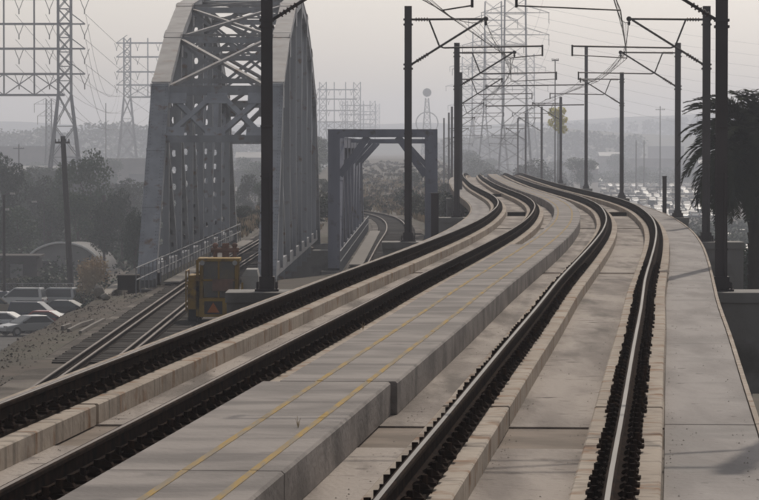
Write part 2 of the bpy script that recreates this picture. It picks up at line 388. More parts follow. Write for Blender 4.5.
for q in range(4):
    vr = MB(); rr_ = random.Random(q); jx, jz = rr_.uniform(.9, 1.06), rr_.uniform(.8, 1.15)
    vr.v = [(x * jx, y * rr_.uniform(.97, 1.03), z * jz) for x, y, z in fa.v]; vr.f = list(fa.f); vr.mi = list(fa.mi)
    ob_ = vr.build('fastener', ['rust', 'rust', 'rust_brown', 'rust'][q]); FM.append(ob_.data); bpy.data.objects.remove(ob_)
frn = random.Random(77)
LAB = {'A': 'outermost rail of the left viaduct track, nearest the old railroad', 'B': 'dark rail of the left viaduct track beside the yellow lined walkway',
       'C': 'rail just right of the yellow lined walkway, on a tan plinth', 'D': 'rightmost viaduct rail with a bright worn head beside the side walkway'}
for r, o in RO.items():
    L = P(24, o, PT)
    t = thing('running_rail', LAB[r], 'rail', L, group='rails of the viaduct tracks')
    mb = MB(); ds = prof
    sweep(mb, [(o + a, z) for a, z in prof], 8, 520, 1.5, pmi); mb.build('rail', ['rust', {'A': 'midhead', 'B': 'oldhead'}.get(r, 'head'), 'rust'], t, L)
    mb = MB(); sweep(mb, rect(o - .155, o + .155, PT + .002, PT + .032), 8.1, 519.5, 1.5); mb.build('seat_strip', 'pad', t, L)
    d = 18.0; k = 0; rest = MB()
    while d < 330:
        p = P(d, o, PT + .033); a = -math.atan(slope(d))
        if k < 99:
            f = bpy.data.objects.new('fastener', frn.choice(FM)); COL.objects.link(f); f.parent = t
            f.location = Vector(p) - Vector(L); f.rotation_euler = (0, 0, a + frn.uniform(-.05, .05))
        else:
            ca, sa = cos(a), sin(a)
            for bx in ((-.178, .178, -.09, .09, 0, .024), (-.165, -.078, -.085, .085, .026, .085), (.078, .165, -.085, .085, .026, .085)):
                q = MB(); q.box(*bx); rest.add([(p[0] + x * ca - y * sa, p[1] + x * sa + y * ca, p[2] + z) for x, y, z in q.v], q.f)
        d += .55; k += 1
    tag(rest.build('fastener', 'rust', t, L), kind='stuff')

gr = MB(); rnd = random.Random(12)
for k in range(2600):
    d = 20 + 90 * rnd.random() ** 1.6; o = rnd.choice([-2.3, 1.62, 2.28, -1.66, 3.1, -3.1, .62, -3.6, 3.7]) + rnd.gauss(0, .05 if rnd.random() < .7 else .4)
    if -.95 < o < .45 or min(abs(o - q) for q in RO.values()) < .36: continue
    z = DK + (.036 if abs(o) > 3.04 else .002); p = P(d, o, z); s_ = rnd.choice([.003, .004, .005, .006, .009])
    gr.add([(p[0] - s_, p[1], p[2]), (p[0], p[1] - s_, p[2]), (p[0] + s_, p[1], p[2]), (p[0], p[1] + s_, p[2]), (p[0], p[1], p[2] + s_)], [(0, 1, 4), (1, 2, 4), (2, 3, 4), (3, 0, 4)])
tag(gr.build('grit', 'debris'), 'grit and small stones gathered on the viaduct slabs', 'gravel', kind='stuff')

for (px, py, zt, lab) in ((363, 330, WK, 'lone dry weed sprout on the yellow lined walkway, far one'), (298, 428, WK, 'tiny dry weed sprout on the walkway nearer the viewer')):
    d = F * (EYE - zt) / (py - 148); p = (px2x(px, d), d, zt); wm = MB()
    for k in range(7):
        a = k * 2.4; l = .018 + .006 * k; wm.tube(p, (p[0] + cos(a) * l * .5, p[1] + sin(a) * l * .5, p[2] + l * 1.7), .003, .0015, 4)
    tag(wm.build('weed', 'leaf_dry'), lab, 'weed')
# catenary poles ------------------------------------------------------
def pole(d, x, side, top, label, full=True, h=None):
    b = BZ + cz(d); H = top - b
    L = (x, d, b); t = thing('catenary_pole', label, 'pole', L, group='catenary poles along the viaduct')
    mb = MB(); w_, f_ = .25, .028            # wide-flange mast
    mb.box(-w_/2, w_/2, -.125, -.125 + f_, .05, H); mb.box(-w_/2, w_/2, .125 - f_, .125, .05, H); mb.box(-.04, .04, -.125 + f_, .125 - f_, .05, H)
    for zz in ([7.45, 7.28, 5.94, 5.8] if full else []):
        if zz < H: mb.box(-w_/2 - .035, w_/2 + .035, -.15, .15, zz - .03, zz + .03)
    mb.tube((.07, -.155, .3), (.07, -.155, 2.6), .022, n=6)
    for zz in (.9, 1.7, 2.5, 3.6): mb.box(-.14, .14, -.16, -.12, zz, zz + .04)
    mb.build('mast', 'pole', t)
    mb = MB(); mb.box(-.26, .26, -.26, .26, 0, .05); mb.box(-.17, .17, -.17, .17, .05, .32)
    for sx in (-1, 1):
        for sy in (-1, 1): mb.tube((sx * .21, sy * .21, .05), (sx * .21, sy * .21, .2), .025, .025, 6)
    mb.build('base', 'pole', t)
    if not full: return t
    s = side
    ca = MB()
    ca.tube((s * .12, 0, 7.45), (s * 2.6, 0, 7.47), .038); ca.tube((s * .12, 0, 5.95), (s * 2.5, 0, 7.44), .038)
    ca.tube((s * .70, 0, 7.44), (s * 1.05, 0, 6.55), .03)
    ca.tube((s * 1.05, 0, 6.55), (s * 1.2, 0, 6.50), .03); ca.tube((s * 1.2, 0, 6.50), (s * 4.5, 0, 6.56), .030)
    ca.tube((s * 4.5, 0, 6.60), (s * 4.5, 0, 6.22), .032)
    ca.tube((s * 4.47, 0, 6.26), (s * (abs(cx(d) - x) - 1.96), 0, 6.16), .018)
    ca.sph((s * 2.6, 0, 7.47), .09, .09, .09); ca.sph((s * 2.6, 0, 7.33), .05, .05, .09)
    cc = ca.build('cantilever', 'arm', t)
    for (p, q) in (((s * .25, 0, 7.45), (s * .62, 0, 7.453)), ((s * .3, 0, 6.06), (s * .62, 0, 6.26))):
        p = Vector(p); q = Vector(q); im = MB()
        for k in range(5):
            m = p.lerp(q, k / 4); m2 = p.lerp(q, k / 4 + .1); im.tube(m, m2, .065, .065, 8)
        im.build('insulator', 'insul', cc)
    return t
names = ['nearest', 'second nearest', 'third', 'fourth', 'fifth', 'sixth', 'seventh', 'eighth', 'ninth', 'tenth']
LP, RP = {}, {}
ll = ['', 'dark pole in front of the big truss bridge, nearest of the left row', 'dark pole standing in front of the low blue bridge portal', 'tall dark pole where the left viaduct track begins to bend', 'pole just behind the bend of the left track, partly hidden', '', 'far left row pole rising behind the cluster at the bend', 'distant left row pole, second farthest', 'farthest hazy pole of the left row', 'hazy left row pole near the vanishing end of the viaduct']
rl_ = ['', 'widest dark pole at the right, in front of the palm', 'dark pole just left of the widest right pole, before the palm', 'pole above the short dark post by the right walkway', 'pole rising over the lot of glinting cars', 'tall bare pole that overtops its right row neighbours, no arm', 'pole beside the yellow green tree crown', 'thin hazy pole just left of the yellow green tree crown', 'second farthest hazy pole of the right row', 'farthest hazy pole of the right row']
for k, (d, xl, xr) in enumerate(CAPS):
    top = 6.96
    if k == 0:
        LP[d] = pole(d, xl, 1, top, 'pole out of frame at lower left of the viaduct'); RP[d] = pole(d, xr, -1, top, 'pole out of frame at lower right of the viaduct'); continue
    if xl is not None: LP[d] = pole(d, xl, 1, top, ll[k])
    tall = (k == 5)
    RP[d] = pole(d, xr, -1, 10.1 if tall else top, rl_[k], full=not tall)

def cable(pts_, r, mb, n=4): return mb.path([Vector(p) for p in pts_], r, n)
def sagline(a, b, sag, n=10):
    a = Vector(a); b = Vector(b)
    return [a.lerp(b, i / n) - Vector((0, 0, sag * 4 * (i / n) * (1 - i / n))) for i in range(n + 1)]
for side, lab in ((-1, 'overhead wire with its messenger cable above the left viaduct track'), (1, 'overhead wire with its messenger cable above the right viaduct track')):
    L = (cx(30) + side * 1.96, 30, 5); t = thing('overhead_wire', lab, 'wire', L, group='overhead wires of the viaduct')
    st = [(d, xl if side < 0 else xr) for d, xl, xr in CAPS if (xl is not None)]
    st = [(-5, st[0][1] - 3.2)] + st
    me_, co = MB(), MB()
    for (d0, x0), (d1, x1) in zip(st[:-1], st[1:]):
        m0 = (x0 - side * 2.6, d0, BZ + cz(d0) + 7.4); m1 = (x1 - side * 2.6, d1, BZ + cz(d1) + 7.4)
        c0 = P(d0, side * 1.96, 0); c1 = P(d1, side * 1.96, 0)
        c0 = (c0[0], d0, BZ + cz(d0) + 6.15); c1 = (c1[0], d1, BZ + cz(d1) + 6.15)
        mp = sagline(m0, m1, .55); cp = sagline(c0, c1, .03)
        cable(mp, .012, me_); cable(cp, .012, co)
        for i in range(1, 10, 1):
            dr = MB(); cable([mp[i], cp[i]], .006, dr, 3); dr.build('dropper', 'wire', t, L)
    me_.build('messenger_cable', 'wire', t, L); co.build('contact_wire', 'wire', t, L)
# cross-span beams held by the tall bare pole
for (zt, lab) in ((py2z(86, 280), 'upper of two long horizontal beams reaching left from the tall bare pole'), (py2z(106, 280), 'lower of two long horizontal beams reaching left from the tall bare pole')):
    mb = MB(); mb.tube((px2x(486, 280), 280, zt), (15.9, 280, zt + .1), .05); mb.tube((px2x(486, 280), 280, zt + .12), (px2x(486, 280), 280, zt - .15), .05)
    tag(mb.build('cross_beam', 'arm'), lab, 'beam')
# short dark equipment posts
for (px, py0, py1, w_, lab) in ((664.5, 176, 218, .17, 'short dark equipment post at the outer edge of the right walkway'), (434.8, 193, 240, .24, 'short dark equipment post before the right leg of the low bridge portal')):
    s = (py1 - 148) / 2.95; d = F / s; x = px2x(px, d); h = (py1 - py0) / s
    L = (x, d, EYE - 2.95); t = thing('equipment_post', lab, 'post', L)
    MB().box(-w_/2, w_/2, -w_/2, w_/2, .04, h - .03).build('post', 'pole', t)
    MB().box(-w_/2 - .02, w_/2 + .02, -w_/2 - .02, w_/2 + .02, h - .028, h).build('lid', 'arm', t)
    MB().box(-w_/2 - .05, w_/2 + .05, -w_/2 - .05, w_/2 + .05, -.3, .038).build('foot', 'cap', t)

# ------------------------------------------------------------------ old railroad tracks
RZ = -3.8     # rail head level of the old railroad
def track(label, cpath, guard=False, tie_pitch=.6, tiew=1.35, y_from=None, ties=True, dark_from=None, dark_to=None):
    """cpath: list of (y, x) centre points"""
    def X(y):
        for (y0, x0), (y1, x1) in zip(cpath[:-1], cpath[1:]):
            if y0 <= y <= y1:
                t = (y - y0) / (y1 - y0); return x0 + (x1 - x0) * t
        return cpath[-1][1]
    ya, yb = cpath[0][0], cpath[-1][0]
    def Xs(y): return sum(X(min(yb, max(ya, y + k))) for k in (-8, -4, 0, 4, 8)) / 5
    L = (Xs(ya), ya, RZ - .3); t = thing('railroad_track', label, 'railway', L)
    for off in ([-.72, .72] + ([-.42, .42] if guard else [])):
        mb = MB(); yy = frange(ya, yb, 2.5)
        for y0, y1 in zip(yy[:-1], yy[1:]):
            z = RZ if abs(off) > .5 else RZ - .03
            a = (Xs(y0) + off, y0, z - .08); b = (Xs(y1) + off, y1, z - .08)
            mb.beam(a, b, .02, .14, mi=0); mb.beam((a[0], a[1], z - .012), (b[0], b[1], z - .012), .07, .03, mi=1)
            mb.beam((a[0], a[1], z - .155), (b[0], b[1], z - .155), .13, .015, mi=0)
        mb.build('rail' if abs(off) > .5 else 'guard_rail', ['rust', 'oldhead'], t, L)
    y = max(ya, y_from or ya); k = 0; rest = MB()
    rnd = random.Random(3)
    while y < yb:
        if Xs(y) is not None:
            x = Xs(y); wd = tiew * rnd.uniform(.96, 1.05); dz = rnd.uniform(0, .02)
            q = MB() if k < 98 else rest
            q.box(x - wd, x + wd, y - .13, y + .13, RZ - .34, RZ - .17 - dz)
            if k < 98: q.build('sleeper', 'tie', t, L)
            k += 1
        y += tie_pitch
    if rest.v: tag(rest.build('sleeper', 'tie', t, L), kind='stuff')
    return t, Xs
t1, X1 = track('old railroad track crossing the big truss bridge beside the yellow machine', [(30, -8.0), (163, -8.0), (240, -7.15), (300, -6.9), (420, -8)], guard=True, tie_pitch=.42, y_from=104, tiew=1.5)
tmb = MB()
for k in range(170):
    yq = 104 + k * .345; tmb.box(-9.38, -6.62 + random.uniform(-.1, .1), yq - .16, yq + .16, RZ - .36, RZ - .21 - random.uniform(0, .03))
tag(tmb.build('timber_decking', 'tie', t1, (X1(30), 30, RZ - .3)), kind='stuff')
t2, X2 = track('old railroad track curving away under the low blue portal', [(120, -1.3), (187, .1), (225, .62), (262, 1.25), (284, 1.30), (300, 1.10), (318, .55), (335, -.75), (350, -2.6), (375, -6.5), (400, -11)], tie_pitch=.6, y_from=200)
def bed(name, Xf, y0, y1, hw, skip):
    mb = MB(); yy = frange(y0, y1, 3)
    for a, b in zip(yy[:-1], yy[1:]):
        if any(s0 <= (a + b) / 2 <= s1 for s0, s1 in skip): continue
        o = len(mb.v); xa, xb = Xf(a), Xf(b)
        for x, y in ((xa, a), (xb, b)):
            for off, z in ((-hw - .9, -.60), (-hw, RZ * 0 - .235), (hw, -.235), (hw + .9, -.60)): mb.v.append((x + off, y, RZ + z))
        for i in range(3): mb.f.append((o + i, o + i + 1, o + 5 + i, o + 4 + i)); mb.mi.append(0)
    return tag(mb.build(name, 'ballast'), kind='structure')
bed('ballast_bed', X1, 30, 420, 1.9, [(164, 237)])
bed('ballast_bed', X2, 120, 400, 1.8, [(189, 262)])

# ------------------------------------------------------------------ truss bridges
def perf(mb, p, q, across, wd, depth, pitch=.80, holes=True):
    """built-up member: two side plates and two perforated cover plates. across = unit vector along the plate width"""
    p = Vector(p); q = Vector(q); t = (q - p).normalized(); a = Vector(across); nrm = a.cross(t).normalized(); a = t.cross(nrm).normalized()
    if a.dot(Vector(across)) < 0: a = -a
    Ln = (q - p).length; th = .03
    for s in (-1, 1):
        o = a * s * (wd / 2 - th / 2)
        mb.beam(p + o, q + o, th, depth, up=nrm)
    n = max(1, int(Ln / pitch)); c = Ln / n
    for s in (-1, 1):
        base = p + nrm * s * (depth / 2 - .02)
        for face in (0, 1):
            bb = base + nrm * s * .018 * face
            for k in range(n):
                u0, u1 = k * c, (k + 1) * c; w0 = wd / 2 - th - .001
                rw, rh = wd * .15, c * .18; um = (u0 + u1) / 2
                outer = [(-w0, u0), (0, u0), (w0, u0), (w0, um), (w0, u1), (0, u1), (-w0, u1), (-w0, um)]
                inner = [(-rw * .7, um - rh), (0, um - rh * 1.15), (rw * .7, um - rh), (rw, um), (rw * .7, um + rh), (0, um + rh * 1.15), (-rw * .7, um + rh), (-rw, um)]
                vs = [bb + a * x + t * u for x, u in outer] + [bb + a * x + t * u for x, u in inner]
                mb.add(vs, [(i, (i + 1) % 8, 8 + (i + 1) % 8, 8 + i) for i in range(8)])
def bridge(name, label, x0, y0, slp, span, n, tops, sp, mt, topm, wchord, perfo, base, portal_z, has_lat=True):
    """tops: top-chord height above base at panel points 1..n-1"""
    L = (x0 + sp / 2, y0, base); t = thing(name, label, 'bridge', L)
    k = 1 / sqrt(1 + slp * slp); D = Vector((slp * k, k, 0)); A = Vector((k, -slp * k, 0)); O = Vector((x0, y0, base)); pl = span / n
    def B(u, v, z): return O + D * u + A * v + Vector((0, 0, z))
    H = [0] + tops + [0]
    bb = 0.35
    for v, out in ((0, -1), (sp, 1)):
        tr = MB(); tp = MB()
        tr.beam(B(-.3, v, bb), B(span + .3, v, bb), wchord * .62, .62)
        bot = tr.build('bottom_chord', mt, t, L)
        # end posts
        for ui, uj in ((0, 1), (n, n - 1)):
            e = MB(); p_, q_ = B(ui * pl, v, -.1), B(uj * pl, v, H[uj])
            nrmv = (q_ - p_).cross(A).normalized()
            e.beam(p_, q_, wchord, .6, up=nrmv)
            for zz in frange(0.06, .94, .4)[1:-1]: 
                m = p_.lerp(q_, zz); m2 = p_.lerp(q_, zz + .012); e.beam(m, m2, wchord + .03, .63, up=nrmv)
            if perfo:
                out = nrmv if nrmv.y < 0 else -nrmv; nr = int((q_ - p_).length / .22)
                for k in range(nr):
                    for sx in (-.38, -.28, .28, .38):
                        c_ = p_.lerp(q_, (k + .5) / nr) + A * sx + out * .3; e.tube(c_, c_ + out * .03, .026, .016, 5)
            e.build('end_post', mt, t, L)
        for i in range(1, n - 1):
            a_, b_ = B(i * pl, v, H[i]), B((i + 1) * pl, v, H[i + 1])
            tp.beam(a_, b_, wchord * .92, .55, mi=0)
            up = Vector((0, 0, 1)); 
            off = Vector((0, 0, .285))
            tp.beam(a_ + off, b_ + off, wchord, .03, mi=1)
        for i in range(1, n):
            c_ = B(i * pl, v, H[i]); d0 = (B((i + 1) * pl, v, H[i + 1]) - c_).normalized() if i < n - 1 else -(B((i - 1) * pl, v, H[i - 1]) - c_).normalized()
            if i < n - 1: tp.beam(c_ + Vector((0, 0, .31)) + d0 * .05, c_ + Vector((0, 0, .31)) + d0 * .9, wchord + .05, .03, mi=1)
            if i > 1:
                d1 = (B((i - 1) * pl, v, H[i - 1]) - c_).normalized(); tp.beam(c_ + Vector((0, 0, .31)) + d1 * .05, c_ + Vector((0, 0, .31)) + d1 * .9, wchord + .05, .03, mi=1)
            # gussets
            for sgn in (-1, 1):
                g0 = c_ + A * sgn * (wchord / 2 * .95 + .012)
                tp.beam(g0 + Vector((0, 0, -.9)), g0 + Vector((0, 0, .25)), .02, 1.5, up=D, mi=0)
        tp.build('top_chord', [mt, topm], t, L)
        for i in range(1, n):
            m = MB(); mw = wchord * .92
            if perfo: perf(m, B(i * pl, v, .3), B(i * pl, v, H[i] - .3), A, mw, .42)
            else: m.beam(B(i * pl, v, .3), B(i * pl, v, H[i] - .3), .55, .5, up=D)
            m.build('vertical_post', mt, t, L)
        mid = n // 2
        for i in range(1, n - 1):
            m = MB(); mw = wchord * .50
            lo_, hi_ = (i + 1, i) if i < mid else (i, i + 1)
            a_, b_ = B(lo_ * pl, v, .4), B(hi_ * pl, v, H[hi_] - .35)
            if perfo: perf(m, a_, b_, A, mw, .38, .9)
            else: m.beam(a_, b_, .5, .45, up=A)
            m.build('diagonal', mt, t, L)
    # floor
    fl = MB()
    for i in range(n + 1): fl.beam(B(i * pl, .2, -.76), B(i * pl, sp - .2, -.76), .3, .75)
    for v in (sp / 2 - .75, sp / 2 + .75): fl.beam(B(0, v, -.60), B(span, v, -.60), .28, .42)
    fl.build('floor_beams', mt, t, L)
    if not perfo:
        dk = MB(); dk.beam(B(0, sp / 2, -.34), B(span, sp / 2, -.34), sp - .7, .06); dk.build('ballasted_deck', 'ballast', t, L)
    wk = MB(); wk.beam(B(0, 1.12, -.06), B(span, 1.12, -.06), .72, .06); wk.build('plank_walk', 'plank', t, L)
    rl = MB()
    for zz in (.55, 1.05): rl.tube(B(-14, .62, zz), B(span, .62, zz), .028, n=6)
    for u in frange(-14, span, 2.4): rl.tube(B(u, .62, -.05), B(u, .62, 1.06), .025, n=6)
    rl.build('railing', 'rail_pipe', t, L)
    return t, B, pl, H, L
bt, B1, pl1, H1, L1 = bridge('truss_bridge', 'tall camelback steel truss railroad bridge with perforated posts', -10.55, 163, .011, 73, 8, [8.85, 11.5, 13.35, 14.1, 13.35, 11.5, 8.85], 5.45, 'bridge', 'bridge_top', .86, True, RZ - .02, 0)
def lerp(a, b, t): return a + (b - a) * t
# portals and sway frames of the first bridge
for fi in (0, 1):
    pm = MB(); tpm = MB()
    def EP(v, z, fi=fi):
        u = pl1 * z / H1[1]
        return B1(u if fi == 0 else 73 - u, v, z)
    v0, v1 = .43, 5.02; zt, zb = 8.7, 6.45
    out = (EP(0, 9) - EP(0, 0)).cross(Vector((1, 0, 0))).normalized()
    pm.beam(EP(-.43, zt + .06), EP(5.88, zt + .06), .5, .42, up=(0, 0, 1)); pm.beam(EP(v0, zb), EP(v1, zb), .35, .34)
    tpm.beam(EP(-.45, zt + .29), EP(5.9, zt + .29), .56, .03)
    pm.beam(EP(2.72, zb + .15), EP(2.72, zt - .15), .20, .2, up=(0, 1, 0))
    for a_, b_ in ((v0, 2.62), (2.82, v1)):
        pm.beam(EP(a_, zb + .1), EP(b_, zt - .1), .27, .16, up=out); pm.beam(EP(b_, zb + .1) + out * .02, EP(a_, zt - .1) + out * .02, .27, .155, up=out)
        c_ = EP((a_ + b_) / 2, (zb + zt) / 2); pm.beam(c_ - Vector((.28, 0, 0)) + out * .03, c_ + Vector((.28, 0, 0)) + out * .03, .02, .55, up=EP(0, 9) - EP(0, 8))
    for v in (v0 + .35, 2.72, v1 - .35):
        for z, hh in ((zb + .28, .6), (zt - .35, .8)):
            c_ = EP(v, z); pm.beam(c_ - Vector((.48, 0, 0)) - out * .1, c_ + Vector((.48, 0, 0)) - out * .1, .02, hh, up=EP(0, 9) - EP(0, 8))
    pm.build('portal_frame', 'bridge', bt, L1); tpm.build('portal_top_plate', 'bridge_top', bt, L1)
for i in range(1, 8):
    u = i * pl1; h = H1[i]; sm = MB(); lm = MB()
    if i > 1 and i < 7:
        sm.beam(B1(u, .4, h - .05), B1(u, 5.05, h - .05), .28, .3); sm.beam(B1(u, .3, h - 2.1), B1(u, 5.15, h - 2.1), .22, .25)
        for a_, b_ in ((.4, 2.72), (2.72, 5.05)):
            sm.beam(B1(u, a_, h - .2), B1(u, b_, h - 2.0), .12, .14); sm.beam(B1(u + .13, a_, h - 2.0), B1(u + .13, b_, h - .2), .12, .14)
        sm.build('sway_frame', 'bridge', bt, L1)
    if i < 7:
        h2 = H1[i + 1]; u2 = u + pl1
        lm.beam(B1(u + .3, .4, h + .12), B1(u2 - .3, 5.05, h2 + .12), .22, .14); lm.beam(B1(u + .3, 5.05, h + .10), B1(u2 - .3, .4, h2 + .10 - .15), .22, .14)
        if 1 < i: lm.beam(B1(u, .42, h + .2), B1(u, 5.03, h + .2), .25, .1)
        lm.build('top_lateral', 'bridge_top', bt, L1)
# second, low bridge
b2, B2, pl2, H2, L2 = bridge('low_bridge', 'low slate blue truss bridge with plain square portal and knee braces', -2.35, 187, .012, 76, 8, [6.3] * 7, 5.05, 'bridge2', 'bridge2', .62, False, RZ - .02, 0)
pm = MB()
for v in (0, 5.05): pm.beam(B2(-.5, v, -.2), B2(-.5, v, 6.58), .62, .66, up=(0, 1, 0))
pm.beam(B2(-.5, -.31, 6.79), B2(-.5, 5.36, 6.79), .66, .42)
pm.build('portal_frame', 'bridge2', b2, L2)
for v0, v1 in ((.3, 1.75), (4.75, 3.3)):
    k_ = MB(); k_.beam(B2(-.5, v0, 4.6), B2(-.5, v1, 6.62), .40, .36); k_.build('knee_brace', 'bridge2', b2, L2)
for i in (3, 5, 7):
    k_ = MB(); u = i * pl2
    k_.beam(B2(u, .2, 6.45), B2(u, 4.85, 6.45), .26, .22); k_.beam(B2(u, .2, 4.9), B2(u, 1.5, 6.35), .2, .2); k_.beam(B2(u, 4.85, 4.9), B2(u, 3.55, 6.35), .2, .2)
    k_.build('cross_frame', 'bridge2', b2, L2)
for (x0, x1, y, lab) in ((-11.6, -3.6, 163.6, 'concrete abutment under the near end of the big truss bridge'), (-10.8, -2.8, 238.5, 'concrete abutment under the far end of the big truss bridge'), (-3.3, 3.9, 187.5, 'concrete abutment under the low blue portal'), (-2.4, 4.8, 266, 'concrete abutment under the far end of the low bridge')):
    a_ = MB(); a_.box(x0, x1, y - 1.2, y + 1.2, -15, RZ - .75); a_.box(x0 + .3, x1 - .3, y - 1.9 if y in (163.6, 187.5) else y + 1.21, y - 1.21 if y in (163.6, 187.5) else y + 1.9, -15, RZ - .36)
    tag(a_.build('abutment', 'cap'), lab, 'abutment')

# ------------------------------------------------------------------ yellow maintenance machine
ym = thing('maintenance_tractor', 'yellow maintenance tractor with a glazed cab and orange triangle beside the old track', 'tractor', (px2x(213, 128), 128, RZ - .28))
b = MB()                                   # frame of the cab
for sx in (-.42, .83): 
    for sy in (0, 1.3): b.box(sx - .06, sx + .06, sy - .06, sy + .06, .95, 2.25)
b.box(-.54, .95, -.12, 1.42, 2.25, 2.36); b.box(-.48, .89, -.06, 1.36, .62, .95)
for xx in (.2,): b.box(xx - .03, xx + .03, -.06, -.022, .95, 2.25)
b.box(-.42, .83, -.06, -.022, 1.55, 1.61); b.box(-.60, -.5, -.2, -.1, .3, 2.3); b.box(1.0, 1.08, -.2, -.1, .6, 1.5)
b.build('cab_frame', 'yellow', ym)
for xx in (-.38, .78):
    lm_ = MB(); lm_.tube((xx, -.2, 2.2), (xx, -.08, 2.2), .09, .06, 10); lm_.build('work_lamp', 'palegrey', ym)
hr = MB(); hr.tube((-.95, -.25, .5), (-.95, -.25, 1.9), .025); hr.tube((-.95, 1.7, .5), (-.95, 1.7, 1.9), .025); hr.tube((-.95, -.25, 1.9), (-.95, 1.7, 1.9), .025); hr.tube((-.95, -.25, 1.45), (-.95, 1.7, 1.45), .02); hr.build('handrail', 'yellow', ym)
g_ = MB(); g_.box(-.34, .75, -.02, .0, .97, 2.23); g_.box(-.34, .75, 1.3, 1.32, .97, 2.23); g_.box(-.43, -.41, .08, 1.22, .97, 2.23); g_.box(.82, .84, .08, 1.22, .97, 2.23)
g_.build('cab_window', 'cab_glass', ym)
b = MB(); b.box(-.02, .72, -.18, -.03, 1.2, 1.62); b.build('seat_back', 'pinkish', ym)
b = MB(); b.box(-.48, .89, -.30, -.065, .28, .95); b.box(-.9, -.5, -.2, 1.8, .55, 1.55); b.box(-.86, -.54, -.1, 1.6, 1.552, 1.75); b.box(-.9, .95, .0, 3.4, .28, .6)
b.build('body', 'yellow', ym)
b = MB(); b.box(-.30, .34, -.33, -.302, .38, .84); b.build('rear_panel', 'wall_dark', ym)
b = MB(); b.add([(-.20, -.335, .44), (.24, -.335, .44), (.02, -.335, .80), (-.20, -.36, .44), (.24, -.36, .44), (.02, -.36, .80)], [(3, 4, 5), (0, 2, 1), (0, 1, 4, 3), (1, 2, 5, 4), (2, 0, 3, 5)]); b.build('warning_triangle', 'orange', ym)
b = MB(); b.box(-.1, .78, 1.6, 3.2, 1.3, 2.2); b.tube((0, 1.7, 2.2), (0, 1.7, 2.75), .08); b.tube((.7, 1.7, 2.2), (.7, 1.7, 2.75), .08); b.tube((-.15, 1.7, 2.6), (.85, 1.7, 2.6), .09)
b.sph((0, 1.7, 2.78), .11, .11, .09); b.sph((.7, 1.7, 2.78), .11, .11, .09); b.box(.25, .5, 1.65, 1.85, 2.2, 2.85)
b.build('hydraulic_gear', 'pinkish', ym)
b = MB(); b.box(1.0, 1.6, .2, 1.9, 1.05, 1.72); b.hexa([(1.0, .2, 1.722), (1.6, .2, 1.722), (1.6, 1.9, 1.722), (1.0, 1.9, 1.722), (1.15, .3, 1.95), (1.55, .3, 1.95), (1.55, 1.8, 1.95), (1.15, 1.8, 1.95)]); b.build('engine_hood', 'palegrey', ym)
b = MB(); b.box(.97, 1.62, .15, 2.0, .55, 1.048); b.build('engine_block', 'wall_dark', ym)
for x in (-.72, 1.2):
    for y in (.3, 2.7):
        wm = MB(); wm.tube((x - .16, y, .38), (x + .16, y, .38), .38, .38, 20); wo_ = wm.build('wheel', 'black', ym)
        hb = MB(); hb.tube((x - .175, y, .38), (x + .175, y, .38), .17, .17, 12); hb.build('hub', 'yellow', wo_)

# ------------------------------------------------------------------ clutter on the embankment
def irregular(mb, c, sx, sy, sz, seed):
    rnd = random.Random(seed); q = MB(); q.sph((0, 0, 0), 1, 1, 1, 8, 6)
    mb.add([(c[0] + x * sx * rnd.uniform(.8, 1.1), c[1] + y * sy * rnd.uniform(.8, 1.1), c[2] + z * sz * rnd.uniform(.8, 1.1)) for x, y, z in q.v], q.f)
GL = -4.12
w_ = MB(); x0, x1 = px2x(96, 158), px2x(134, 172)
w_.hexa([(x0, 157, -5.5), (x0 + .5, 156.8, -5.5), (x1 + .5, 172, -5.5), (x1, 172, -5.5), (x0, 157, -4.3), (x0 + .5, 156.8, -4.3), (x1 + .5, 172, -3.55), (x1, 172, -3.55)])
tag(w_.build('wing_wall', 'debris'), 'low pale sloping concrete wall beside the bridge foot', 'wall')
for (px, d, w, h, dp, lab) in ((128, 160, .95, .62, 1.2, 'dark crate on the gravel just left of another, farther from the bridge foot'), (150, 166, .9, .52, 1.2, 'dark crate pushed against the foot of the big truss bridge')):
    x = px2x(px, d); t = thing('crate', lab, 'crate', (x, d, GL))
    MB().box(-w / 2, w / 2, 0, dp, 0, h).build('box', 'wall_dark', t); MB().box(-w / 2 - .03, w / 2 + .03, -.03, dp + .03, h + .002, h + .05).build('lid', 'wall_dark', t)
r_ = MB(); irregular(r_, (px2x(99, 152), 152, GL + .25), .28, .3, .33, 4); tag(r_.build('boulder', 'debris', smooth=False), 'pale upright lump of rubble at the end of the low wall', 'rock')
r_ = MB(); irregular(r_, (px2x(105, 150), 150, GL + .1), .22, .2, .16, 5); tag(r_.build('boulder', 'debris'), 'small pale lump of rubble right of the upright one', 'rock')
for (pts, lab) in (([(68, 331, ), (80, 325), (93, 321)], 'short loose rail lying on the gravel, left of its neighbour'), ([(80, 333), (92, 326), (104, 320)], 'short loose rail lying on the gravel nearest the track'), ([(62, 328), (70, 325)], 'shortest scrap of rail on the gravel edge')):
    mb = MB(); q = []
    for px, py in pts:
        d = F * (EYE - GL - .08) / (py - 148); q.append(Vector((px2x(px, d), d, GL + .08)))
    for a_, c_ in zip(q[:-1], q[1:]): mb.beam(a_, c_, .10, .13)
    tag(mb.build('loose_rail', 'plank'), lab, 'rail')
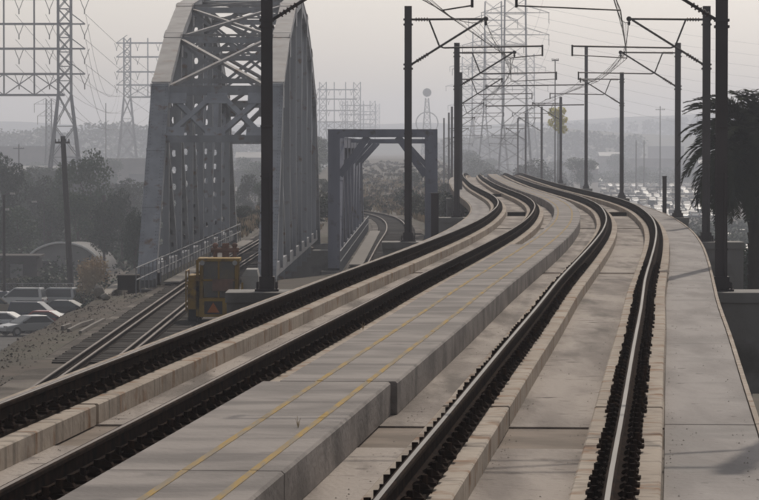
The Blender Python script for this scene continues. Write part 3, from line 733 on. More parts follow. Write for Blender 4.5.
# gravel lumps: uncountable scatter
gr = MB(); rnd = random.Random(11)
for k in range(3500):
    y = rnd.uniform(80, 176); x = rnd.uniform(-13.5, -9.9) if rnd.random() < .75 else rnd.uniform(-6.2, -3)
    if y > 160 and x > -12: continue
    s = rnd.choice([.015, .02, .02, .03, .03, .05]); z = gz(x, y) - .01
    gr.add([(x - s, y, z), (x, y - s, z), (x + s, y, z), (x, y + s, z), (x + rnd.uniform(-.02, .02), y, z + s * 1.1)], [(0, 1, 4), (1, 2, 4), (2, 3, 4), (3, 0, 4)])
tag(gr.build('gravel', 'stone'), 'loose stones scattered over the embankment', 'gravel', kind='stuff')
# weeds on embankment and beyond
def tufts(name, label, areas, n, hgt, m, seed):
    mb = MB(); rnd = random.Random(seed)
    for k in range(n):
        x0, x1, y0, y1 = areas[k % len(areas)]; x = rnd.uniform(x0, x1); y = rnd.uniform(y0, y1)
        if noise.noise(Vector((x * .3, y * .08, seed))) < -.05 or (y > 236 and (abs(x - X2(y)) < 2.6 or abs(x - X1(min(y, 420))) < 2.4)): continue
        z = gz(x, y); h = hgt * rnd.uniform(.4, 1.2)
        for _ in range(4):
            a = rnd.uniform(0, 2 * pi); w = h * .12; dx, dy = cos(a), sin(a); le = h * rnd.uniform(.2, .6)
            mb.add([(x - dy * w, y + dx * w, z), (x + dy * w, y - dx * w, z), (x + dx * le, y + dy * le, z + h)], [(0, 1, 2)])
    return tag(mb.build(name, m), label, 'grass', kind='stuff')
tufts('dry_grass', 'dry tan grass on the embankment shoulder', [(-20, -12.5, 60, 160)], 1500, .25, 'leaf_dry', 21)
tufts('dry_grass', 'tan brush on the slopes around the far curving track', [(-12, -4.5, 245, 420), (-3.5, 12, 285, 620), (3.0, 8, 262, 400), (-16, -1.5, 300, 620)], 12000, .55, 'leaf_dry', 22)
tufts('weeds', 'olive weeds on the slopes around the far curving track', [(-12, -4.5, 245, 420), (-3.5, 14, 292, 700), (3.4, 8, 262, 400), (-16, -3.5, 310, 700)], 9000, .6, 'leaf_olive', 23)

# ------------------------------------------------------------------ trees
def tree_mesh(seed, h, r, mleaf, nl=1700, ls=.34, name='tree', label='', cat='tree', bare=.25):
    rnd = random.Random(seed); t = thing(name, label, cat)
    tr = MB(); hb = h * bare
    tr.tube((0, 0, -.5), (0, 0, hb + h * .25), r * .07 + .06, r * .04 + .04, 8)
    cl = []
    for k in range(9):
        a = rnd.uniform(0, 2 * pi); rr = r * rnd.uniform(.25, .72); z = h * rnd.uniform(bare + .12, .86); f = 1 - .45 * abs(z / h - .55) * 2
        c = (cos(a) * rr * f, sin(a) * rr * f, z); cl.append((c, r * rnd.uniform(.32, .52)))
        tr.tube((0, 0, hb + (z - hb) * .3), (c[0], c[1], c[2]), .09, .03, 5)
    cl.append(((0, 0, h * .84), r * .42)); cl.append(((0, 0, h * .5), r * .6))
    tr.build('trunk', 'bark', t)
    cm = MB()
    for i, (c, q) in enumerate(cl): leaves(cm, c, q, q, q * .8, nl // len(cl), ls, seed * 50 + i)
    cm.build('crown', mleaf, t)
    return t
def zat(px, d): return gz(px2x(px, d), d)
TR = [ # px, d, top y, crown radius px, kind, label
 (92, 430, 145, 27, 'leaf', 'big round green tree behind the wooden pole at the left'),
 (66, 455, 160, 22, 'leaf', 'green tree between the tall wooden pole and the round tree'),
 (45, 470, 172, 20, 'leaf_dark', 'dark green tree low above the tent roof'),
 (6, 430, 152, 20, 'leaf_dark', 'dark tree at the left edge under the pylon'),
 (26, 520, 170, 16, 'leaf', 'small hazy tree right of the left edge tree'),
 (-16, 470, 148, 22, 'leaf', 'tree just outside the left edge'),
 (122, 400, 186, 20, 'leaf_dark', 'dark tree against the left leg of the big bridge'),
 (104, 372, 200, 20, 'leaf_dark', 'dark bushy tree behind the pampas plumes'),
 (78, 392, 192, 20, 'leaf', 'mid green tree above the crest of the grey tent'),
 (48, 420, 200, 24, 'leaf_dark', 'dark tree standing behind the grey tent'),
 (20, 400, 205, 24, 'leaf', 'green tree above the dark shed roof'),
 (-5, 380, 195, 22, 'leaf_dark', 'dark tree behind the shed at the left edge'),
 (134, 352, 222, 14, 'leaf_dark', 'low dark tree between the pampas and the bridge leg'),
 (246, 520, 172, 13, 'leaf_dark', 'tree seen through the middle of the big truss bridge'),
 (262, 470, 180, 12, 'leaf', 'lower tree seen through the right of the big truss bridge'),
 (228, 560, 168, 12, 'leaf', 'tree glimpsed between the left posts of the big bridge'),
 (324, 420, 178, 8, 'leaf_dark', 'narrow tree in the gap between the two bridges'),
 (412, 520, 168, 11, 'leaf_dark', 'hazy tree inside the right knee of the low portal'),
 (432, 470, 172, 9, 'leaf', 'tree half hidden by the right leg of the low portal'),
 (446, 400, 182, 11, 'leaf_dark', 'dark tree below the pole cluster left of the bend'),
 (452, 330, 205, 10, 'leaf_dark', 'low dark tree against the viaduct at the bend'),
 (716, 190, 236, 22, 'leaf_dark', 'dark tree under the palm, between the right hand poles'),
 (744, 175, 243, 26, 'leaf_dark', 'dark tree under the palm at the right edge'),
 (700, 260, 226, 12, 'leaf_dark', 'small dark tree left of the palm trunk'),
 (135, 330, 205, 15, 'leaf_dark', 'dark tree touching the big bridge leg at half height'),
 (58, 520, 176, 26, 'leaf', 'broad green tree behind the wooden pole, lower left of the round one'),
 (30, 610, 165, 22, 'leaf_dark', 'farther tree left of the wooden pole'),
 (128, 560, 176, 22, 'leaf_dark', 'farther dark tree left of the big bridge leg'),
 (240, 300, 205, 13, 'leaf_dark', 'dark tree just beyond the far end of the big bridge'),
 (352, 620, 163, 9, 'leaf', 'small hazy tree on the tan slope inside the portal'),
]
protos = {}
for k, (px, d, ty, rp, kind, lab) in enumerate(TR):
    x = px2x(px, d); z = gz(x, d); h = py2z(ty, d) - z; r = rp * d / F
    key = (kind, k % 3)
    if key not in protos:
        protos[key] = (tree_mesh(100 + k, 10, 4.0, kind, nl=4200, label=lab), k); o = protos[key][0]; o['label'] = lab; o['group'] = 'trees below the railroad'
    else: o = place_copy(protos[key][0], lab, (x, d, z), k * 1.3, 'trees below the railroad')
    o.location = (x, d, z); o.rotation_euler = (0, 0, k * 1.3); o.scale = (r / 3.6, r / 3.6, h / 10)
# more trees in the distance: rows fading into haze
rnd = random.Random(31); pk = list(protos.values())
far = []
for k in range(80):
    px = rnd.choice([rnd.uniform(-30, 150), rnd.uniform(235, 330), rnd.uniform(440, 560), rnd.uniform(560, 790), rnd.uniform(-30, 150)])
    d = rnd.uniform(650, 1500); far.append((px, d))
far = [(p, q if not 585 < p < 745 else q + 700) for p, q in far]; far.sort(key=lambda p: p[1])
for k, (px, d) in enumerate(far):
    x = px2x(px, d); z = gz(x, d); h = rnd.uniform(6, 11.5); s = h / 10
    o = place_copy(pk[k % len(pk)][0], ['rounder ', 'looser ', 'darker ', 'broad ', 'low '][k % 5] + 'hazy distant tree %s, %s' % ('on the plain left of the big bridge' if px < 160 else 'between the two bridges' if px < 340 else 'behind the lattice towers' if px < 585 else 'right of the viaduct', ['nearest', 'rather near', 'middle distance', 'rather far', 'farthest'][min(4, int((d - 650) / 330))]), (x, d, z), k, 'distant trees in the haze')
    o.scale = (s * rnd.uniform(1.0, 1.5), s * rnd.uniform(1, 1.5), s)
# undergrowth: uncountable low cover
def undergrowth(label, px0, px1, d0, d1, n, h0, h1, m, seed):
    mb = MB(); rnd = random.Random(seed)
    for k in range(n):
        d = rnd.uniform(d0, d1); x = px2x(rnd.uniform(px0, px1), d); z = gz(x, d); h = rnd.uniform(h0, h1)
        if abs(x - X1(min(d, 420))) < 2.6 + h * .6 or abs(x - X2(min(d, 400))) < 2.8 + h * .6: continue
        if abs(x - cx(min(d, 600))) < 4.6 + h and d < 620: continue
        leaves(mb, (x, d, z + h * .4), h * 1.1, h * 1.1, h * .6, int(26 + 14 * h), .28 + d / 2600, seed * 999 + k)
    return tag(mb.build('undergrowth', m), label, 'undergrowth', kind='stuff')
undergrowth('dark low growth filling the ground under the left trees', -60, 190, 345, 900, 900, .8, 3.0, 'leaf_dark', 61)
undergrowth('green low growth beyond the tent and the left trees', -60, 190, 380, 1300, 500, 1.0, 3.4, 'leaf', 62)
undergrowth('low brush on the slopes seen through both bridges', 225, 470, 262, 900, 170, .3, 1.0, 'leaf_olive', 63)
undergrowth('tan brush mottling the slope inside the low portal', 320, 450, 300, 1000, 420, .2, .6, 'leaf_tan', 64)
undergrowth('dark low growth far off on both sides of the lattice towers', 440, 800, 1300, 2100, 700, 1.5, 5, 'leaf_dark', 65)
undergrowth('dark growth below the viaduct at the right', 690, 810, 150, 600, 800, .8, 2.8, 'leaf_dark', 66)
# pampas plumes
pp = thing('pampas_grass', 'tan plumed pampas clump beside the low pale wall', 'plant', (px2x(93, 290), 290, zat(93, 290)))
pm = MB(); rnd = random.Random(5)
for k in range(260):
    a = rnd.uniform(0, 2 * pi); le = rnd.uniform(.2, 1.6); h = rnd.uniform(1.8, 4.4); x, y = cos(a) * le, sin(a) * le
    pm.add([(x * .2 - .04, y * .2, 0), (x * .2 + .04, y * .2, 0), (x * .8 + .03, y * .8, h), (x * .8 - .03, y * .8, h)], [(0, 1, 2, 3)])
    leaves(pm, (x * .85, y * .85, h), .16, .16, .45, 7, .22, k)
pm.build('plumes', 'leaf_dry', pp)
lb = MB(); leaves(lb, (0, 0, .9), 1.7, 1.5, 1.2, 900, .3, 77); lb.build('foliage', 'leaf_olive', pp)
for (px, d, r, m, lab) in ((70, 300, 1.3, 'leaf_dark', 'dark bush left of the pampas clump by the wooden pole'), (113, 285, 1.1, 'leaf_olive', 'olive bush right of the pampas clump'), (36, 320, 1.3, 'leaf_dark', 'dark bush behind the parked navy car'), (52, 330, 1.0, 'leaf_olive', 'yellowish bush before the tent opening'), (14, 330, 1.2, 'leaf_olive', 'olive bush under the dark shed'),
 (122, 262, 1.6, 'leaf_dark', 'dark bush just left of the big bridge leg'), (133, 258, 1.3, 'leaf_olive', 'olive bush against the big bridge leg'), (108, 270, 1.5, 'leaf_dark', 'dark bush above the low pale wall'), (128, 275, 2.2, 'leaf_dark', 'largest dark bush left of the bridge leg'),
 (744, 150, 1.6, 'leaf_dark', 'dark bush under the palm beside the widest pole'), (758, 140, 1.8, 'leaf_dark', 'dark bush under the palm at the right edge'), (726, 165, 1.3, 'leaf_dark', 'dark bush between the two right poles'),
 (318, 300, 1.4, 'leaf_dark', 'dark bush between the bridges'), (326, 330, 1.5, 'leaf_olive', 'olive bush left of the low portal leg'), (446, 300, 1.6, 'leaf_dark', 'dark bush below the pole at the bend'), (440, 320, 1.7, 'leaf_olive', 'olive bush right of the low portal leg'),
 (418, 330, 1.2, 'leaf_olive', 'olive bush inside the right side of the low portal'), (408, 380, 1.3, 'leaf_dark', 'dark bush beyond the curving rails'), (363, 350, 1.0, 'leaf_olive', 'olive bush left of the curving rails')):
    x = px2x(px, d); t = thing('bush', lab, 'bush', (x, d, gz(x, d)))
    lb = MB(); 
    for k in range(6): leaves(lb, (random.uniform(-.7, .7) * r, random.uniform(-.7, .7) * r, r * random.uniform(.4, 1.1)), r * .7, r * .7, r * .6, 220, .28, int(px * 10 + k))
    lb.build('foliage', m, t); s_ = MB(); s_.tube((0, 0, -.2), (0, 0, r), .06, .03, 6); s_.build('stem', 'bark', t)

# palm at the right
def palm(name, label, loc, H, fl, nf, m, seed, tr=.42):
    t = thing(name, label, 'palm', loc); rnd = random.Random(seed)
    tm = MB(); z = -.5
    for k in range(int(H / .4) + 1):
        z1 = min(H, z + .4); tm.tube((0, 0, z), (0, 0, z1), tr * .9, tr * 1.05, 12, cap=False); z = z1
        if z >= H: break
    tm.sph((0, 0, H), tr * 1.5, tr * 1.5, tr * 1.6); tm.build('trunk', 'bark', t)
    cm = MB()
    for k in range(nf):
        az = k * 2.399 + rnd.uniform(-.1, .1); el = radians(rnd.uniform(-40, 82)); ln = fl * rnd.uniform(.85, 1.1)
        n = 16; pts = []; p = Vector((0, 0, H)); e = el
        for i in range(n + 1):
            pts.append(p.copy()); p = p + Vector((cos(e) * cos(az), cos(e) * sin(az), sin(e))) * ln / n; e -= radians(5.2 + 2.0 * i / n) * (1 if el > -.3 else .5)
        side = Vector((-sin(az), cos(az), 0))
        for i in range(n):
            cm.tube(pts[i], pts[i + 1], .035 * (1 - i / n) + .008, .035 * (1 - (i + 1) / n) + .008, 4, cap=False)
        for i in range(44):
            f = .1 + .9 * i / 44; j = min(n - 1, int(f * n)); q = pts[j].lerp(pts[j + 1], f * n - j); tg = (pts[j + 1] - pts[j]).normalized(); up = side.cross(tg)
            ll_ = fl * .17 * (sin(pi * min(1, .12 + f * .88)) * .9 + .18)
            for s in (-1, 1):
                d_ = (side * s * .75 + tg * .6 + up * (-.25 if s > 0 else -.25) + Vector((0, 0, rnd.uniform(-.35, .1)))).normalized()
                w_ = tg * .035
                cm.add([q - w_, q + w_, q + d_ * ll_ * .6 + w_ * .8 + Vector((0, 0, -.01)), q + d_ * ll_ + Vector((0, 0, -.12 * ll_)), q + d_ * ll_ * .6 - w_ * .8], [(0, 1, 2, 3, 4)])
    cm.build('crown', m, t); return t
xp = px2x(759, 135)
palm('palm_tree', 'large dark feather palm at the right edge behind the catenary poles', (xp, 135, gz(xp, 135)), py2z(147, 135) - gz(xp, 135) , 3.5, 210, 'palm', 8)
xp = px2x(558, 640)
yt = thing('street_tree', 'thin tree with a ragged yellow green crown between two catenary poles', 'tree', (xp, 640, gz(xp, 640)))
tz = py2z(128, 640) - gz(xp, 640); tm = MB(); tm.tube((0, 0, -.3), (0, 0, tz), .16, .09, 8); tm.tube((0, 0, tz), (-.9, 0, tz + 2), .06, .03, 5); tm.tube((0, 0, tz), (.9, 0, tz + 2.2), .06, .03, 5); tm.build('trunk', 'bark', yt)
cm = MB()
for k, (ax, az) in enumerate([(-1.0, 1.0), (.2, .2), (.9, 1.5), (-.4, 2.4), (.6, 2.9), (-1.1, 2.8), (.9, -.2)]): leaves(cm, (ax * .8, 0, tz + az), 1.0, .9, .85, 190, .42, 900 + k)
cm.build('crown', 'leaf_yellow', yt)

# ------------------------------------------------------------------ pylons and poles
def lattice_col(mb, c, z0, z1, w0, w1, panels, r):
    def cr(i, k):
        t = k / panels; w = w0 + (w1 - w0) * t; sx, sy = ((-1, -1), (1, -1), (1, 1), (-1, 1))[i % 4]
        return Vector((c[0] + sx * w / 2, c[1] + sy * w / 2, z0 + (z1 - z0) * t))
    for i in range(4):
        mb.beam(cr(i, 0), cr(i, panels), r * 1.5, r * 1.5)
        for k in range(panels):
            mb.beam(cr(i, k), cr(i + 1, k + 1), r * .8, r * .8); mb.beam(cr(i + 1, k), cr(i, k + 1), r * .8, r * .8)
            if k: mb.beam(cr(i, k), cr(i + 1, k), r * .7, r * .7)
def insul_string(mb_, x, y, z, ln, r):
    mb = MB(); mb_.append(mb)
    for sx in (-1, 1): mb.tube((x + sx * ln * .3, y, z), (x, y, z - ln * .75), r * .8, r * .8, 5)
    mb.tube((x, y, z - ln * .7), (x, y, z - ln), r * 1.3, r * 1.3, 6)
def gantry(label, px, d, beams, ztop, zspl, wcol, wbase, arms, bay, nb, r, side=-1, group='gantry pylons'):
    """column at px; cross beams run to a second column; beams = heights"""
    x = px2x(px, d); b = gz(x, d); t = thing('transmission_tower', label, 'pylon', (x, d, b), group=group)
    L = (x, d, b); X2 = x + side * bay * nb
    for xx in (x, X2):
        mb = MB(); lattice_col(mb, (xx, d), b - .5, zspl, wbase, wcol, 4, r); lattice_col(mb, (xx, d), zspl, ztop, wcol, wcol, int((ztop - zspl) / wcol / 1.1), r); mb.build('lattice_column', 'lattice', t, L)
    cb = MB(); ins = []
    for z in beams:
        cb.beam((x, d, z), (X2, d, z), r * 1.8, r * 2.2)
    for z in beams[1:] if len(beams) < 6 else beams:
        if z > beams[0] + 4.5 or True:
            cb.beam((x, d, z), (x - side * arms, d, z), r * 1.5, r * 1.6); cb.beam((x, d, z + arms * .75), (x - side * arms, d, z), r, r)
            insul_string(ins, x - side * arms * .97, d, z, 3.0, r * .45)
    for k in range(1, nb): cb.beam((x + side * bay * k, d, beams[0]), (x + side * bay * k, d, ztop), r * 1.6, r * 1.6)
    for k in range(nb):
        xa, xb = x + side * bay * k, x + side * bay * (k + 1)
        cb.beam((xa, d, beams[0]), (xb, d, beams[1]), r, r); cb.beam((xa, d + .15, beams[1]), (xb, d + .15, beams[0]), r, r)
        for z in beams[2:] + [beams[1]]: insul_string(ins, (xa + xb) / 2, d, z, 3.0, r * .45)
    cb.build('cross_beams', 'lattice', t, L); 
    for q in ins: q.build('insulator', 'insul', t, L)
    return t
gantry('biggest lattice gantry pylon, at the upper left', 65, 700, [12.5, 16.6, 21.5, 26.3, 31.2], 46, 12.5, 2.5, 8.0, 4.0, 5.9, 4, .20)
gantry('smaller lattice gantry pylon just left of the big truss bridge', 127.5, 1400, [22, 26.7, 31.8, 37.6, 43], 45, 22, 2.6, 9, 4.2, 8.0, 3, .28, side=1)
gantry('pale gantry pylon right of the big truss bridge top', 323, 1900, [12, 16, 22, 28, 33], 37, 12, 3.6, 8, 3, 6, 3, .30, side=1)
gantry('paler gantry pylon above the left of the low portal', 345, 2350, [8, 13, 18, 24, 30], 33, 8, 3.4, 8, 3, 6, 3, .3, side=1)
gantry('palest gantry pylon above the middle of the low portal', 362, 2750, [8, 13, 18, 24, 30], 36, 8, 3, 8, 3, 6, 2, .3, side=1)
def steel_tower(label, px, d, ztop, w0, w1, arms, r, group='lattice towers at the centre'):
    x = px2x(px, d); b = gz(x, d); L = (x, d, b); t = thing('lattice_tower', label, 'pylon', L, group=group)
    r *= .68
    mb = MB(); zs = b + (ztop - b) * .42
    lattice_col(mb, (x, d), b - .5, zs, w0, w1 * 1.15, 5, r); lattice_col(mb, (x, d), zs, ztop, w1 * 1.15, w1, 9, r); mb.build('mast', 'lattice', t, L)
    am = MB(); ins = []
    for z, half in arms:
        for s in (-1, 1):
            for yy in (-1, 1):
                am.beam((x, d + yy * w1 / 2, z), (x + s * half, d, z), r, r); am.beam((x + s * w1 / 2, d + yy * w1 / 2, z + 1.8), (x + s * half, d, z), r * .8, r * .8)
            for q in (.35, .7): am.beam((x + s * half * q, d, z), (x + s * half * q, d, z + 1.8 * (1 - q)), r * .7, r * .7)
            iq = MB(); ins.append(iq); iq.tube((x + s * half * .98, d, z), (x + s * half * .98, d, z - 2.6), r * .7, r * .7, 6)
    am.build('cross_arms', 'lattice', t, L)
    for q in ins: q.build('insulator', 'insul', t, L)
    return t
steel_tower('nearest and tallest lattice tower above the vanishing viaduct', 515, 900, 47, 9.5, 5.0, [(30.5, 8.6), (36, 8.6), (42, 7)], .17)
steel_tower('second lattice tower, just left of the tallest one', 493, 1150, 49, 11, 5.2, [(28, 8), (35, 10), (43, 8)], .20)
steel_tower('third lattice tower, hazier, left of the second', 479, 1450, 49, 11, 5, [(26, 9), (34, 11), (43, 9)], .22)
steel_tower('fourth lattice tower, palest beside the pole cluster', 467, 1850, 49, 11, 5, [(24, 10), (34, 11), (44, 9)], .24)
steel_tower('slim lattice tower right of the tallest one', 530, 1600, 44, 9, 3.5, [(30, 8), (38, 7)], .22)
steel_tower('small far lattice tower above the palm at the right', 735, 1700, 22, 7, 3, [(12, 6), (18, 5)], .22)
steel_tower('small far lattice tower left of the palm', 700, 2000, 20, 7, 3, [(10, 6), (16, 5)], .24)
steel_tower('short far lattice tower between the left pylons', 49, 1100, py2z(99, 1100), 4, 1.6, [(py2z(104, 1100), 4.5), (py2z(116, 1100), 3.5)], .16)
# globe tower
xg = px2x(427, 1900); bg = gz(xg, 1900); L = (xg, 1900, bg); t = thing('globe_tower', 'lattice tower topped by a dark ball above a hoop, beyond the low portal', 'tower', L)
mb = MB(); lattice_col(mb, (xg, 1900), bg, py2z(98, 1900), 6, 1.6, 9, .28); mb.build('mast', 'lattice', t, L)
mb = MB(); mb.sph((xg, 1900, py2z(92.5, 1900)), 2.3, 2.3, 2.3, 16, 12); mb.build('ball', 'wall_dark', t, L, smooth=True)
mb = MB(); R_ = 11 * 1900 / F; mb.path([(xg + R_ * cos(a), 1900, py2z(123, 1900) + R_ * sin(a)) for a in frange(0, 2 * pi, .3)], .3); mb.build('hoop', 'lattice', t, L)
# power cables between the pylons and out of the frame
def cables(label, spans, r, group):
    for (a, b, sag) in spans:
        mb = MB(); mb.path(sagline(a, b, sag, 14), r, 3); o = mb.build('power_cable', 'wire'); tag(o, label, 'cable', group)
def ap(px, d, z): return (px2x(px, d), d, z)
sp1 = []
for z in (18.5, 23.3, 28.2):
    for off in (86, 46, 16): sp1.append((ap(off, 700, z), ap(120 + (off < 80) * 24 + (off < 30) * 25, 1400, z + 6), 14))
    sp1.append((ap(86, 700, z), ap(318, 1900, z + 4), 20))
cables('thin power cable sagging from the biggest left pylon towards the farther ones', sp1, .045, 'power cables at the left')
sp2 = []
xa = px2x(515, 900)
for z, o in ((28, 8.6), (33.5, 8.6), (39.5, 7)):
    for s in (-1, 1): sp2.append(((xa + s * o, 900, z), (px2x(493, 1150) + s * 9, 1150, z - 1), 5))
for i in range(9): sp2.append(((px2x(515, 900), 900, py2z(2 + 10 * i, 900)), (px2x(880, 1400), 1400, py2z(52 + 10.5 * i, 1400)), 3 + i * .3))
cables('thin power cable crossing the hazy sky around the central towers', sp2, .028, 'power cables at the centre')
def utility(label, px, d, ytop, ybase, w, arms, lean=0, mat_='wood_pole'):
    x = px2x(px, d); b = gz(x, d); zt = py2z(ytop, d); t = thing('utility_pole', label, 'pole', (x, d, b), group='wooden utility poles'); h = zt - b
    mb = MB(); mb.tube((lean, 0, -.4), (0, 0, h), w * .62, w * .45, 10); mb.build('shaft', mat_, t)
    for k, (dz, half) in enumerate(arms):
        a_ = MB(); a_.box(-half, half, -.12 - w, -w * .6, h - dz - .08, h - dz + .08)
        for q in (-.9, -.45, .45, .9): a_.tube((q * half, -.1 - w, h - dz + .08), (q * half, -.1 - w, h - dz + .3), .05, .04, 6)
        a_.build('crossarm', mat_, t)
    return t
utility('tall leaning dark wooden pole at the left with a stub crossarm', 63, 305, 136, 300, .48, [(.55, .62)], lean=.75)
utility('short thick wooden stump pole before the green trees', 104, 400, 195, 262, .42, [])
utility('thin wooden pole left of the short stump pole', 92, 430, 216, 270, .16, [])
utility('faint thin pole over the far left road', 19, 800, 144, 200, .3, [(1, 1.2)])
utility('thin dark pole at the left edge before the shed', 4, 300, 195, 300, .22, [])
utility('thin mast above the left woodland', 106, 1300, 103, 150, .35, [])
utility('thin pale pole over the far right plain', 660, 1000, 106, 190, .3, [(1, 1.3)])
utility('thin pale pole beside the far right buildings', 636, 1100, 140, 190, .3, [])
utility('faint pole right of the far buildings', 644, 1150, 140, 190, .3, [])
utility('thin tall pole behind the yellow green tree', 555, 520, 59, 180, .16, [(.2, .5)])
# ------------------------------------------------------------------ buildings, tent, fence, lamps
tn = thing('arched_tent', 'grey arched tent shelter with a pale rim among the left trees', 'tent', (px2x(62, 380), 380, zat(62, 380)))
mb = MB(); R_ = 4.1; hh = 3.0; n = 18; dep = 7
def arc(a, rr, hz): return (-R_ * rr * cos(a), hz * rr * sin(a))
vs = []; 
for yy in (0, dep):
    for rr in (1, .97):
        for k in range(n + 1):
            x, z = arc(pi * k / n, rr, hh); vs.append((x + yy * .18, yy, z + .4))
m1 = n + 1; fs = []
for k in range(n):
    fs += [(k, k + 1, 2 * m1 + k + 1, 2 * m1 + k), (m1 + k + 1, m1 + k, 3 * m1 + k, 3 * m1 + k + 1)]
mb.add(vs, fs); mb.build('canvas', 'canvas', tn, smooth=True)
mb = MB(); mb.path([(arc(pi * k / n, 1.02, hh)[0], -.08, arc(pi * k / n, 1.02, hh)[1] + .4) for k in range(n + 1)], .13, 6); mb.build('rim', 'white', tn)
mb = MB(); fr = [(arc(pi * k / n, .965, hh)[0], .35, arc(pi * k / n, .965, hh)[1] + .4) for k in range(n + 1)]; mb.add(fr + [(x, .45, z) for x, y, z in fr], [tuple(range(n + 1)), tuple(range(2 * n + 1, n, -1))]); mb.build('end_wall', 'canvas', tn)
mb = MB(); mb.box(-3.6, -.6, .2, .34, 0, 1.5); mb.build('opening', 'wall_dark', tn)  # solid dark panel, its colour standing in for the shaded tent interior
sh = thing('shed', 'dark low shed with a flat roof at the left edge behind the cars', 'shed', (px2x(6, 350), 350, zat(6, 350)))
MB().box(-4, 3.0, 0, 5, 0, 2.7).build('wall', 'wall_dark', sh); MB().box(-4.3, 3.3, -.5, 5.3, 2.703, 2.95).build('roof', 'wall_dark', sh)
d_ = MB(); d_.box(.4, 1.6, -.05, -.005, .0, 2.1); d_.build('door', 'canvas', sh)
def lamp(label, px, d, ytop, arm):
    x = px2x(px, d); b = gz(x, d); h = py2z(ytop, d) - b; t = thing('street_lamp', label, 'lamp', (x, d, b), group='street lamps in the lot')
    mb = MB(); mb.tube((0, 0, -.2), (0, 0, h), .09, .06, 8); mb.tube((0, 0, h), (arm, 0, h + .15), .05, .05, 6); mb.build('post', 'arm', t)
    MB().box(min(arm, arm * 1.7), max(arm, arm * 1.7), -.2, .2, h + .05, h + .25).build('lamp_head', 'palegrey', t)
lamp('lot lamp with a pale head near the left edge', 3, 360, 195, .7); lamp('lot lamp with a pale head above the tent', 44, 400, 203, -.8); lamp('lower lot lamp at the left edge', -2, 340, 211, .6)
fe = thing('chain_fence', 'wire mesh fence with posts behind the parked cars at the left', 'fence', (px2x(20, 300), 300, zat(20, 300)))
mb = MB()
for k in range(9): mb.tube((-4 + k * 1.4, 0, -.1), (-4 + k * 1.4, 0, 2.1), .04, n=6)
mb.tube((-4, 0, 2.08), (7.2, 0, 2.08), .03, n=6); mb.build('posts', 'rail_pipe', fe)
mb = MB(); 
for k in range(46):
    x = -4 + k * .25
    if x + 2 < 7.2: mb.beam((x, .03, .05), (x + 2, .03, 2.05), .012, .012)
    if x - 2 > -4: mb.beam((x, .05, .05), (x - 2, .05, 2.05), .012, .012)
mb.build('mesh', 'rail_pipe', fe)
def building(label, px0, px1, d, ytop, roof, wallm, dep=20, h0=None, pitched=True):
    x0, x1 = px2x(px0, d), px2x(px1, d); b = min(gz(x0, d), gz(x1, d)); zt = py2z(ytop, d); h = zt - b; W_ = x1 - x0
    t = thing('warehouse', label, 'building', ((x0 + x1) / 2, d, b)); rh = min(h * .25, 2.0) if pitched else .3
    MB().box(-W_ / 2, W_ / 2, 0, dep, -1, h - rh).build('wall', wallm, t)
    r_ = MB()
    if pitched: r_.add([(-W_/2 - .4, -.5, h - rh + .01), (W_/2 + .4, -.5, h - rh + .01), (W_/2 + .4, dep / 2, h), (-W_/2 - .4, dep / 2, h), (-W_/2 - .4, dep + .5, h - rh + .01), (W_/2 + .4, dep + .5, h - rh + .01)], [(0, 1, 2, 3), (3, 2, 5, 4), (0, 3, 4), (1, 5, 2), (0, 4, 5, 1)])
    else: r_.box(-W_/2 - .3, W_/2 + .3, -.3, dep + .3, h - rh + .003, h)
    r_.build('roof', roof, t)
    n_ = max(2, int(W_ / 6))
    for k in range(n_):
        xx = -W_ / 2 + (k + .5) * W_ / n_; MB().box(xx - W_ / n_ * .28, xx + W_ / n_ * .28, -.06, -.006, h * .2, h * .52).build('window', 'glass', t)
building('long pale roofed warehouse on the far left plain', 5, 62, 950, 166, 'roof_tin', 'wall_buff')
building('hazy flat warehouse left of the big bridge', 96, 150, 1150, 158, 'roof_tin', 'wall_buff', pitched=False)
building('long hazy warehouse under the left woodland', -40, 70, 1400, 146, 'roof_tin', 'wall_buff', pitched=False)
building('hazy pale shed seen between the two bridges', 236, 300, 1300, 152, 'roof_tin', 'wall_buff')
building('small pale shed on the far right plain', 574, 598, 1350, 164, 'roof_tin', 'wall_buff')
building('long low warehouse behind the right poles', 630, 690, 1700, 158, 'roof_tin', 'wall_buff', pitched=False)
building('far block over the right warehouse roof', 650, 684, 2050, 146, 'roof_tin', 'wall_buff', pitched=False)
building('low far building left of the palm', 700, 740, 1600, 160, 'roof_tin', 'wall_buff')
building('pale house right of the yellow green tree', 600, 622, 1850, 152, 'roof_tin', 'wall_buff')

